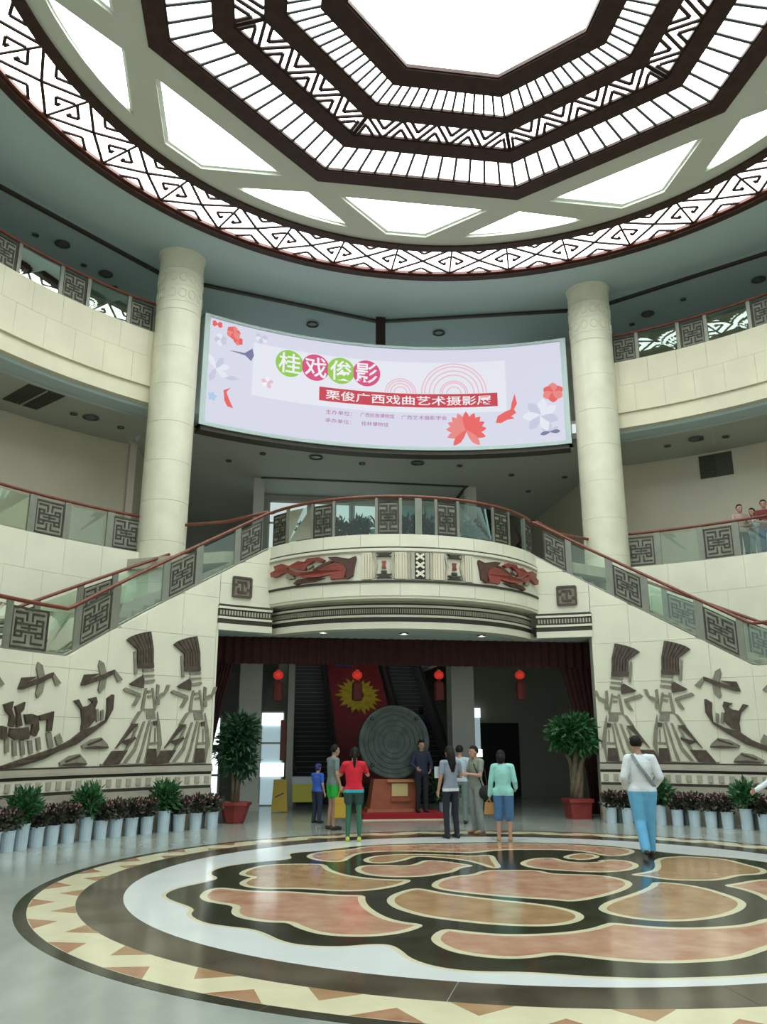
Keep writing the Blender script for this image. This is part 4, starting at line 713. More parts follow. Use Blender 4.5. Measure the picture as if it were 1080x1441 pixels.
# daylit glass doors at the left of the lobby
for i, (x0, x1, y, z0, z1) in enumerate(((-3.34, -2.72, 13.2, 0.0, 2.5), (-5.0, -4.42, 12.2, 0.1, 2.35))):
    d = struct_root('window_%d' % (i + 6), 'bright daylit glass at the left of the lobby')
    obj('pane', MB().box(((x0 + x1) / 2, y, (z0 + z1) / 2), (x1 - x0, .03, z1 - z0)), 'bright_pane' if i else 'bluish_pane', d)
    m = MB()
    for z in np.linspace(z0, z1, 4): m.box(((x0 + x1) / 2, y - .03, z), (x1 - x0, .05, .06))
    m.box((x0, y - .03, (z0 + z1) / 2), (.05, .05, z1 - z0)); m.box((x1, y - .03, (z0 + z1) / 2), (.05, .05, z1 - z0))
    obj('window_frame', m, 'screen_frame', d)
    if i == 0:
        tag(obj('door_panel', MB().box((-2.72, 13.12, 1.75), (.16, .05, 1.1)), 'dragon_red', d), 'red strip'); obj('white_blind', MB().box((-3.03, 13.14, 2.32), (.6, .03, .34)), 'bright_pane', d)
        obj('white_blind', MB().box((-3.0, 13.14, .95), (.66, .03, .36)), 'bright_pane', d)
sl = struct_root('window_8', 'narrow bright glass slit beside the right lobby pillar')
obj('pane', MB().box((3.66, 15.98, 2.05), (.17, .03, 1.4)), 'bluish_pane', sl); obj('pane', MB().box((3.66, 15.96, 2.62), (.2, .03, .3)), 'bright_pane', sl); obj('pane', MB().box((3.68, 15.96, 1.35), (.22, .03, .24)), 'bright_pane', sl)
# escalators
SL = math.tan(math.radians(32.5))
def esc(label, x0, x1):
    e = thing('escalator', label, 'escalator', ((x0 + x1) / 2, 13.3, 0))
    N = 34
    for i in range(N):
        y = 13.6 + i * .24; z = .05 + max(0, (i - 2)) * .24 * SL
        obj('step', MB().box(((x0 + x1) / 2, y + .12, z + .05), (x1 - x0 - .24, .235, .11 if i < 3 else .18)), 'escalator_step', e)
        if i > 2: obj('tread_edge', MB().box(((x0 + x1) / 2, y + .008, z + .145), (x1 - x0 - .26, .016, .012)), 'escalator_side', e)
    for x in (x0 + .06, x1 - .06):
        P = [(13.2, 0), (14.1, 0), (21.7, (21.7 - 14.1) * SL), (21.7, (21.7 - 14.1) * SL + .95), (14.1, .95), (13.2, .9)]
        bal = obj('balustrade', MB().plate(P, lambda u, v, w: (x + w, u, v), -.05, .05), 'escalator_side', e)
        obj('handrail', MB().tube([(x, 13.12, .45), (x, 13.1, .85), (x, 13.3, .97), (x, 14.1, 1.0), (x, 21.7, (21.7 - 14.1) * SL + 1.0)], .055, 8), 'black_rubber', bal, True)
    return e
esc('dark escalator rising left of the red banner', -2.42, -1.02); esc('dark escalator rising right of the red banner', 1.10, 2.50)
ban = thing('slope_banner', 'red banner with a yellow flower on the slope between the two escalators', 'banner', (0, 14.2, 0))
mat('banner_red', (0.16, 0.010, 0.016), 0.7, vary=0.15, scale=3); mat('banner_yellow', (0.40, 0.28, 0.02), 0.6, vary=0.2, scale=4); mat('banner_blue', (0.03, 0.045, 0.16), 0.6)
bfn = lambda u, v, w: (u, 14.1 + v * math.cos(math.radians(32.5)) - w * math.sin(math.radians(32.5)), .55 + v * math.sin(math.radians(32.5)) + w * math.cos(math.radians(32.5)))
obj('cloth', MB().plate([(-.98, 0), (.98, 0), (.98, 8.6), (-.98, 8.6)], bfn, -.06, 0), 'banner_red', ban)
for k in range(22):
    a = 2 * math.pi * k / 22; d = (math.cos(a), math.sin(a)); n = (-d[1], d[0]); c = (0.0, 5.05)
    P = [(c[0] + (d[0] * f + n[0] * h) * .82, c[1] + (d[1] * f + n[1] * h) * 1.35) for f, h in ((.22, .03), (.6, .13), (1.0 if k % 2 else .86, 0), (.6, -.13), (.22, -.03))]
    obj('flower_petal', MB().plate(P, bfn, 0, .03 + .004 * (k % 3)), 'banner_yellow', ban)
obj('flower_heart', MB().plate([(c[0] + .2 * math.cos(q), c[1] + .32 * math.sin(q)) for q in [i * math.pi / 8 for i in range(16)]], bfn, 0, .05), 'banner_red', ban)
for c0, c1 in (((-.75, 7.2), (.2, 7.9)), ((-.2, 2.2), (.6, 2.9))):
    for k in range(3): obj('blue_cloud', MB().plate([(c0[0] + .1 * k, c0[1] + .24 * k), (c1[0] - .1 * (2 - k), c0[1] + .24 * k), (c1[0] - .2, c0[1] + .24 * k + .18), (c0[0] + .2, c0[1] + .24 * k + .18)], bfn, 0, .02), 'banner_blue', ban)
# bronze drum on its red stand
mat('drum_bronze', (0.060, 0.075, 0.066), 0.34, metal=0.55, vary=0.3, scale=5, bump=0.25); mat('stand_wood', (0.30, 0.075, 0.026), 0.35, vary=0.12, scale=5); mat('stand_light', (0.48, 0.20, 0.08), 0.35); mat('brass_plate', (0.62, 0.50, 0.22), 0.35, metal=0.2); mat('carpet_red', (0.30, 0.008, 0.014), 0.9, vary=0.12, scale=20)
das = thing('red_dais', 'low platform covered in red carpet under the bronze drum', 'platform', (-.05, 9.1, 0))
obj('carpet', MB().box((-.05, 9.3, .065), (1.9, 1.8, .13)), 'carpet_red', das); obj('edge', MB().box((-.05, 9.3, .01), (1.94, 1.84, .02)), 'marble_cream', das)
stn = thing('drum_stand', 'reddish wooden stand with a brass plaque carrying the bronze drum', 'stand', (-.2, 9.3, .13))
P = lambda x, y, z: (-.2 + x, 9.3 + y, z)
obj('body', MB().hexa([P(-.60, -.36, .13), P(.60, -.36, .13), P(.60, .36, .13), P(-.60, .36, .13), P(-.48, -.30, .86), P(.48, -.30, .86), P(.48, .30, .86), P(-.48, .30, .86)]), 'stand_wood', stn)
obj('foot', MB().hexa([P(-.66, -.42, .13), P(.66, -.42, .13), P(.66, .42, .13), P(-.66, .42, .13), P(-.64, -.40, .20), P(.64, -.40, .20), P(.64, .40, .20), P(-.64, .40, .20)]), 'stand_wood', stn)
tag(obj('plaque', MB().box(P(.12, -.335, .62), (.38, .03, .28)), 'brass_plate', stn), 'pale brass plaque')
obj('ledge', MB().box(P(.13, -.36, .82), (.62, .09, .06)), 'stand_light', stn); obj('ledge', MB().box(P(.14, -.37, .40), (.46, .06, .07)), 'stand_wood', stn)
drm = thing('bronze_drum', 'large dark bronze drum face standing upright on the red stand', 'drum', (-.2, 9.3, .9))
DY = lambda u, v, w: (-.2 + u, 9.3 - w, 1.70 + v)
obj('mantle', MB().grid(lambda a, q: DY(q[0] * math.cos(a), q[0] * math.sin(a), q[1]), [2 * math.pi * i / 40 for i in range(40)], [(.84, .28), (.80, .2), (.84, .1), (.78, -.05), (.66, -.15), (.7, -.3), (.80, -.4), (.0, -.4)], closed_u=True), 'drum_bronze', drm, True)
obj('face', MB().grid(lambda a, q: DY(q[0] * math.cos(a), q[0] * math.sin(a), q[1]), [2 * math.pi * i / 48 for i in range(48)], [(.84, .24), (.86, .28), (.84, .31), (.80, .30), (.0, .305)], closed_u=True), 'drum_bronze', drm, True)
for r in (.72, .62, .50, .38, .26):
    obj('face_ring', MB().tube([DY(r * math.cos(a), r * math.sin(a), .305) for a in [2 * math.pi * i / 40 for i in range(41)]], .012, 5), 'drum_bronze', drm, True)
st = [(math.cos(math.pi * i / 12) * (.19 if i % 2 == 0 else .07), math.sin(math.pi * i / 12) * (.19 if i % 2 == 0 else .07)) for i in range(24)]
obj('star', MB().plate(st, DY, .30, .325), 'drum_bronze', drm)
for a in (45, 135, 225, 315):
    a = math.radians(a); obj('frog', MB().ball(DY(.76 * math.cos(a), .76 * math.sin(a), .34), (.045, .05, .04), 8), 'drum_bronze', drm, True)
# lanterns
mat('lantern_red', (0.5, 0.02, 0.01), 0.5, emit=(1.0, 0.05, 0.03), estr=0.22); mat('lantern_paper', (0.10, 0.010, 0.006), 0.7)
LN = [((392, 950), 'between the left pillar and the left escalator'), ((503, 950), 'above the yellow flower on the banner'), ((618, 950), 'in front of the right escalator'), ((732, 950), 'in front of the grey wall right of the escalators')]
l0 = None
for (x, y), wh in LN:
    p = on_depth(x, y, 9.35)
    l = thing('red_lantern', 'red paper lantern with tassel hanging ' + wh, 'lantern', tuple(p), 'lanterns under the curtain valance')
    obj('lamp_body', MB().lathe([(.05, -.10), (.11, -.06), (.125, 0), (.11, .06), (.05, .10)], tuple(p), 14), 'lantern_red', l, True)
    obj('cap', MB().lathe([(.05, .09), (.05, .13)], tuple(p), 10), 'stand_light', l)
    obj('tassel', MB().lathe([(.06, -.62), (.13, -.6), (.12, -.2), (.04, -.12)], tuple(p), 8), 'lantern_paper', l); obj('cord', MB().tube([(p[0], p[1], p[2] + .12), (p[0], p[1], 4.3)], .008, 5), 'lantern_paper', l)
# yellow box and sign
mat('sign_yellow', (0.50, 0.34, 0.02), 0.5); mat('box_lime', (0.52, 0.50, 0.06), 0.5); mat('pale_grey', (0.5, 0.54, 0.58), 0.5)
sg1 = thing('floor_sign', 'yellow folding floor sign in front of the narrow grey pillar', 'sign', (-2.84, 11.0, 0))
obj('panel', MB().hexa([(-3.02, 10.90, 0.02), (-2.62, 10.90, 0.02), (-2.62, 10.93, 0.02), (-3.02, 10.93, 0.02), (-2.98, 11.06, .78), (-2.66, 11.06, .78), (-2.66, 11.09, .78), (-2.98, 11.09, .78)]), 'sign_yellow', sg1)
obj('panel', MB().hexa([(-3.02, 11.24, 0.02), (-2.62, 11.24, 0.02), (-2.62, 11.27, 0.02), (-3.02, 11.27, 0.02), (-2.98, 11.08, .78), (-2.66, 11.08, .78), (-2.66, 11.11, .78), (-2.98, 11.11, .78)]), 'sign_yellow', sg1)
obj('mark', MB().hexa([(-2.94, 10.955, .34), (-2.72, 10.975, .44), (-2.72, 10.985, .44), (-2.94, 10.965, .34), (-2.94, 10.965, .37), (-2.72, 10.985, .47), (-2.72, 10.995, .47), (-2.94, 10.975, .37)]), 'black_rubber', sg1)
bx = thing('display_table', 'low lime yellow display table with pale top beside the left escalator', 'table', (-2.1, 11.7, 0))
obj('skirt', MB().box((-2.12, 11.7, .42), (.72, .5, .44)), 'box_lime', bx); obj('top', MB().box((-2.12, 11.7, .73), (.74, .52, .18)), 'pale_grey', bx)
for dx in (-.3, .3):
    for dy in (-.2, .2): obj('leg', MB().box((-2.12 + dx, 11.7 + dy, .1), (.05, .05, .2)), 'black_rubber', bx)

# ================================================================== LAMPS AND VENTS
def downlight(label, p, on=False, r=.16, group=None, ell=1.0):
    d = thing('downlight', label, 'lamp', tuple(p), group)
    obj('rim', MB().lathe([(r, -.03), (r, .0), (r * .72, .0), (r * .72, -.03)], tuple(p), 20, closed=False), 'lamp_rim', d)
    obj('lens', MB().lathe([(r * .74, -.015), (r * .74, .0)], tuple(p), 20), 'lamp_on' if on else 'lamp_off', d)
    return d
for k, (x, wh) in enumerate(((455, 'left of centre'), (569, 'in the middle'), (678, 'right of centre'))):
    p = on_floor(x, (889, 891, 894)[k], 4.13); downlight('lit downlight in the balcony soffit, ' + wh + ' of the valance', p, True, .11, 'soffit downlights')
G3 = 'dark downlights in the top ceiling'
for x, y, wh in ((149, 385, 'above the upper left railing beside the column'), (88, 343, 'above the far part of the upper left railing'), (440, 456, 'above the left half of the screen'), (618, 468, 'above the right half of the screen'), (912, 441, 'above the upper right railing beside the column'), (1068, 393, 'above the far part of the upper right railing')):
    downlight('dark recessed downlight in the top ceiling ' + wh, on_floor(x, y, 15.19), False, .21, G3)
for x, y in ((118, 373), (162, 404), (890, 456), (962, 421), (50, 330)): downlight('tiny dark sprinkler sized lamp in the top ceiling outside the slot', on_floor(x, y, 15.19), False, .09, 'tiny ceiling lamps')
for x, y, wh in ((128, 587, 'near the left column'), (980, 617, 'near the right column'), (445, 643, 'below the left half of the screen'), (588, 651, 'below the right half of the screen')):
    downlight('dark recessed downlight in the gallery ceiling ' + wh, on_floor(x, y, 10.41), False, .22, 'gallery downlights')
for x, y in ((104, 582), (170, 601), (1022, 614), (940, 627), (370, 638), (510, 652), (647, 655), (720, 668), (322, 648), (795, 671), (744, 691)): downlight('tiny dark lamp in the gallery ceiling', on_floor(x, y, 10.41), False, .10, 'tiny gallery ceiling lamps')
v = thing('ceiling_vent', 'dark square air grille in the ceiling under the left upper gallery', 'vent', (-9.6, 10.04, 10.4))
C0 = [on_floor(x, y, 10.40) for x, y in ((3, 562), (40, 541), (92, 558), (52, 577))]
def quadlerp(Q, a, b): return tuple(lerp(lerp(Q[0], Q[1], a), lerp(Q[3], Q[2], a), b))
def qplate(Q, a0, a1, b0, b1, z0, z1):
    P = [quadlerp(Q, a, b) for a, b in ((a0, b0), (a1, b0), (a1, b1), (a0, b1))]
    return MB().hexa([(p[0], p[1], z0) for p in P] + [(p[0], p[1], z1) for p in P])
obj('recess', qplate(C0, 0, 1, 0, 1, 10.400, 10.425), 'vent_dark', v)
for i in range(12): obj('slat', qplate(C0, .02, .98, .04 + i * .08, .07 + i * .08, 10.385, 10.402), 'vent_dark', v)
obj('mullion', qplate(C0, 0, 1, .485, .515, 10.37, 10.405), 'ceiling_gallery_paint', v)
v = thing('wall_vent', 'dark rectangular air grille high on the right gallery wall', 'vent', (10.3, 11.4, 9.6))
wf = cyl(15.4); ua = lambda p: 15.4 * math.atan2(p[0], p[1])
u0, u1 = ua((9.97, 11.74)), ua((10.69, 11.08))
obj('recess', MB().plate([(u0, 9.60), (u1, 9.60), (u1, 10.34), (u0, 10.34)], wf, .0, .03), 'vent_dark', v)
for i in range(7): obj('slat', MB().plate([(u0 + .03, 9.64 + .1 * i), (u0 + .5, 9.64 + .1 * i), (u0 + .5, 9.68 + .1 * i), (u0 + .03, 9.68 + .1 * i)], wf, .025, .06), 'ornament_bronze', v)

# ================================================================== PLANTS
mat('leaf_green', (0.022, 0.105, 0.028), 0.5, vary=0.35, scale=6); mat('leaf_deep', (0.012, 0.060, 0.020), 0.5, vary=0.35, scale=6); mat('leaf_dark', (0.030, 0.034, 0.018), 0.55, vary=0.4, scale=7)
mat('flower_pink', (0.30, 0.13, 0.14), 0.6, vary=0.25, scale=7); mat('bark', (0.15, 0.12, 0.075), 0.8, vary=0.25, scale=8, bump=0.4); mat('pot_white', (0.50, 0.62, 0.68), 0.3, vary=0.06, scale=4); mat('pot_grey', (0.16, 0.19, 0.16), 0.5, vary=0.1, scale=4); mat('pot_red', (0.25, 0.032, 0.026), 0.45, vary=0.15, scale=5); mat('soil', (0.03, 0.022, 0.015), 0.9); mat('pot_teal', (0.20, 0.42, 0.40), 0.3)
def foliage(rng, n, c, r, L, Wd, up=0.3, mb=None, shell=0.5, mi=0):
    mb = mb or MB()
    for _ in range(n):
        d = np.array([rng.gauss(0, 1) for _ in range(3)]); d /= np.linalg.norm(d); f = shell + (1 - shell) * rng.random()
        p = np.array(c) + d * np.array(r) * f
        g = d + np.array([rng.gauss(0, .5), rng.gauss(0, .5), up + rng.gauss(0, .4)]); g /= np.linalg.norm(g)
        s = np.cross(g, [rng.gauss(0, 1), rng.gauss(0, 1), rng.gauss(0, 1)]); s /= np.linalg.norm(s) + 1e-6; nn = np.cross(s, g); l = L * (.7 + .6 * rng.random()); w = Wd * (.7 + .6 * rng.random())
        mb.add([p, p + g * l * .45 + s * w + nn * l * .06, p + g * l, p + g * l * .45 - s * w + nn * l * .06], [(0, 1, 2, 3)], mi)
    return mb
def pot_flower(loc, label, group, seed, kind='flower', tall=False):
    rng = random.Random(seed); x, y = loc[0], loc[1]
    t = thing('potted_flower' if kind == 'flower' else 'potted_shrub', label, 'plant', (x, y, 0), group)
    h = .32 if not tall else .40; r = .125
    pm = {'flower': 'pot_white', 'shrub': 'pot_white', 'back': 'pot_grey'}[kind]
    pot = obj('pot', MB().lathe([(r * .88, 0), (r, h * .94), (r * 1.08, h * .95), (r * 1.08, h), (r * .92, h), (r * .9, h - .04)], (x, y, 0), 16), pm, t)
    obj('soil', MB().lathe([(r * .88, h - .05), (r * .88, h - .03)], (x, y, 0), 12), 'soil', pot)
    if kind == 'shrub':
        m = foliage(rng, 420, (x, y, h + .26), (.25, .25, .27), .15, .028, .5, shell=.15)
        obj('foliage', m, 'leaf_green', t)['kind'] = 'stuff'
    else:
        m = foliage(rng, 240, (x, y, h + .15), (.22, .22, .17), .10, .028, .4, shell=.1)
        obj('foliage', m, 'leaf_dark', t)['kind'] = 'stuff'
        m = MB(); 
        for _ in range(26 if kind == 'flower' else 18):
            a = rng.random() * 6.28; q = rng.random() ** .5 * .2
            m.ball((x + q * math.cos(a), y + q * math.sin(a), h + .20 + .13 * rng.random()), .020, 6)
        obj('blossoms', m, 'flower_pink', t)['kind'] = 'stuff'
    return t
RP = 8.30
lp = [(-64.6, 'flower'), (-62.4, 'flower'), (-60.3, 'shrub'), (-58.0, 'flower'), (-55.7, 'flower'), (-53.2, 'flower'), (-50.6, 'shrub'), (-48.3, 'flower'), (-46.0, 'flower'), (-43.6, 'flower'), (-41.2, 'flower'), (-38.6, 'shrub'), (-36.2, 'flower'), (-33.6, 'flower'), (-31.0, 'flower')]
rp = [(31.2, 'flower'), (33.6, 'flower'), (36.0, 'flower'), (38.4, 'shrub'), (40.8, 'flower'), (43.2, 'flower'), (45.5, 'flower'), (47.8, 'flower'), (50.4, 'shrub'), (52.8, 'flower'), (55.2, 'flower'), (57.8, 'flower')]
sh = {-60.3: 'farthest along the left relief wall', -50.6: 'under the prow of the left boat relief', -38.6: 'under the carved dancers on the left wall', 38.4: 'under the carved dancers on the right wall', 50.4: 'under the right boat relief'}
for i, (t, k) in enumerate(lp + rp):
    p = pol(RP, t, 0); nm = 'left' if t < 0 else 'right'
    near = min(sh, key=lambda q: abs(q - t)); step = int(round(abs(t - near) / 2.4)); step = max(1, min(4, step))
    lab = 'pale pot of pink flowers, %s from the shrub %s, %s' % (('next', 'second', 'third', 'fourth')[step - 1], {-60.3: 'at the far left', -50.6: 'below the left boat', -38.6: 'below the left dancers', 38.4: 'below the right dancers', 50.4: 'below the right boat'}[near], 'entrance side' if abs(t) < abs(near) else 'outer side')
    if k == 'flower': pot_flower(p, lab, 'flower pots along the %s relief wall' % nm, 100 + i)
    else: pot_flower(p, 'green feathery shrub in a tall pale pot ' + sh[t], 'green shrubs along the relief walls', 100 + i, 'shrub', True)
for i, t in enumerate([-63, -58, -52, -47, -42, -37, -32.2, 32.4, 37.2, 42, 46.6, 51.6, 56.4]):
    p = pol(RP + .22, t, 0); nm = 'left' if t < 0 else 'right'
    pot_flower(p, 'grey pot of dark leaves behind the pale pots, %s' % {-63: 'farthest along the left wall', -58: 'beyond the shrub at the far left', -52: 'below the left boat', -47: 'below the bird over the left prow', -42: 'below the outer left dancer', -37: 'between the two left dancers', -32.2: 'at the left edge of the entrance', 32.4: 'at the right edge of the entrance', 37.2: 'between the two right dancers', 42: 'below the outer right dancer', 46.6: 'below the bird over the right prow', 51.6: 'below the right boat', 56.4: 'farthest along the right wall'}[t], 'grey pots behind the %s row' % nm, 300 + i, 'back')
# balcony planting, standing just inside the railing
def bp_at(t, R=3.36): a = math.radians(t); return (R * math.sin(a), BC[1] - R * math.cos(a))
for i, t in enumerate((-46, -38, -30, -22, -9, -2, 4, 10, 24, 32, 40, 47)):
    rng = random.Random(500 + i); x, y = bp_at(t)
    wh = ('fourth leftwards of the left', 'third leftwards of the left', 'second leftwards of the left', 'next leftwards of the left', 'next rightwards of the left', 'second rightwards of the left', 'second leftwards of the right', 'next leftwards of the right', 'next rightwards of the right', 'second rightwards of the right', 'third rightwards of the right', 'fourth rightwards of the right')[i]
    r = thing('balcony_planter', 'dark flowering plant behind the balcony glass, %s spider plant' % wh, 'plant', (x, y, 6.12), 'planters along the balcony')
    obj('pot', MB().lathe([(.12, 6.12), (.15, 6.34), (.13, 6.34)], (x, y, 0), 12), 'pot_grey', r)
    obj('foliage', foliage(rng, 300, (x, y, 6.50), (.26, .20, .25), .16, .035, .3, shell=.1), 'leaf_dark', r)['kind'] = 'stuff'
    m = MB()
    for _ in range(8): m.ball((x + rng.uniform(-.25, .25), y + rng.uniform(-.2, .2), 6.5 + rng.random() * .16), .024, 6)
    obj('blossoms', m, 'flower_pink', r)['kind'] = 'stuff'
for t, wh in ((-15, 'left'), (17, 'right')):
    x, y = bp_at(t, 3.34); r = thing('spider_plant', 'green strap leaved plant in a teal pot on the %s half of the balcony' % wh, 'plant', (x, y, 6.12))
    obj('pot', MB().lathe([(.12, 6.12), (.17, 6.44), (.15, 6.44)], (x, y, 0), 14), 'pot_teal', r)
    rng = random.Random(40 + int(t))
    for k in range(16):
        a = k * 2.4; L = .5 + .2 * rng.random(); d = (math.cos(a), math.sin(a)); P = []
        for f in (0, .3, .6, .85, 1): P.append((x + d[0] * L * f, y + d[1] * L * f * .6, 6.44 + L * 1.5 * f - L * 1.35 * f * f))
        ws = (.012, .024, .022, .014, .002); n = (-d[1], d[0]); m = MB()
        m.add([(p[0] + n[0] * w * q, p[1] + n[1] * w * q, p[2]) for p, w in zip(P, ws) for q in (1, -1)], [(2 * j, 2 * j + 1, 2 * j + 3, 2 * j + 2) for j in range(4)])
        obj('leaf', m, 'leaf_green', r)
# two trees in red pots
tl = thing('potted_tree', 'dense dark green tree in a flared red pot left of the entrance', 'plant', (-3.86, 8.25, 0))
obj('pot', MB().lathe([(.20, 0), (.22, .02), (.33, .36), (.37, .37), (.37, .43), (.30, .43)], (-3.86, 8.25, 0), 8), 'pot_red', tl)
m = MB(); rng = random.Random(7)
for k in range(4): a = k * 1.6; m.tube([(-3.86 + .05 * math.cos(a), 8.25 + .05 * math.sin(a), .38), (-3.86 + .07 * math.cos(a + .6), 8.25 + .07 * math.sin(a + .6), .9), (-3.86 + .16 * math.cos(a), 8.25 + .16 * math.sin(a), 1.5)], [.05, .042, .025], 7)
obj('trunk', m, 'bark', tl, True)
m = MB()
for c, r, n in (((-3.86, 8.25, 1.75), (.44, .40, .42), 900), ((-3.98, 8.2, 1.45), (.38, .34, .42), 600), ((-3.80, 8.2, 2.05), (.36, .32, .26), 400), ((-3.68, 8.2, 1.25), (.26, .24, .34), 300)): foliage(rng, n, c, r, .17, .032, -.2, m, .2)
obj('crown', m, 'leaf_deep', tl)['kind'] = 'stuff'
tr = thing('potted_tree', 'spreading flat crowned tree with thick trunk in a red square pot right of the entrance', 'plant', (3.96, 8.2, 0))
obj('pot', MB().hexa([(3.74, 7.98, 0), (4.18, 7.98, 0), (4.18, 8.42, 0), (3.74, 8.42, 0), (3.70, 7.94, .36), (4.22, 7.94, .36), (4.22, 8.46, .36), (3.70, 8.46, .36)]), 'pot_red', tr)
obj('pot_rim', MB().hexa([(3.67, 7.91, .36), (4.25, 7.91, .36), (4.25, 8.49, .36), (3.67, 8.49, .36), (3.67, 7.91, .44), (4.25, 7.91, .44), (4.25, 8.49, .44), (3.67, 8.49, .44)]), 'pot_red', tr)
m = MB()
for k in range(5): a = k * 1.2566; m.tube([(3.96 + .09 * math.cos(a), 8.2 + .09 * math.sin(a), .40), (3.97 + .09 * math.cos(a + .9), 8.2 + .09 * math.sin(a + .9), .8), (4.0 + .13 * math.cos(a + 1.6), 8.2 + .13 * math.sin(a + 1.6), 1.25), (4.0 + .34 * math.cos(a + 1.9), 8.2 + .30 * math.sin(a + 1.9), 1.6)], [.085, .075, .065, .03], 8)
obj('trunk', m, 'bark', tr, True)
m = MB()
for c, r, n in (((3.86, 8.0, 1.98), (.58, .44, .24), 800), ((4.06, 7.98, 1.68), (.48, .40, .22), 500), ((3.6, 8.1, 1.78), (.34, .32, .22), 350), ((4.04, 8.0, 2.12), (.34, .3, .2), 300)): foliage(rng, n, c, r, .18, .034, -.1, m, .2)
obj('crown', m, 'leaf_green', tr)['kind'] = 'stuff'

# ================================================================== PEOPLE
mat('skin', (0.42, 0.24, 0.16), 0.5, vary=0.06, scale=8); mat('hair', (0.010, 0.009, 0.008), 0.65, vary=0.3, scale=20, spec=0.2); mat('eye', (0.01, 0.01, 0.01), 0.2); mat('lips', (0.30, 0.10, 0.08), 0.5)
def cloth(n, c, v=.08): 
    if n not in MATS: mat(n, c, 0.85, vary=v, scale=7, bump=.12)
    return n
V = lambda *a: np.array(a, float)
DEF = dict(hipL=V(.095, 0, .92), hipR=V(-.095, 0, .92), kneeL=V(.10, -.015, .50), kneeR=V(-.10, -.015, .50), ankL=V(.11, .03, .09), ankR=V(-.11, .03, .09),
           shL=V(.175, .01, 1.395), shR=V(-.175, .01, 1.395), elL=V(.235, .03, 1.12), elR=V(-.235, .03, 1.12), wrL=V(.245, -.05, .88), wrR=V(-.245, -.05, .88), head=V(0, -.02, 1.59))
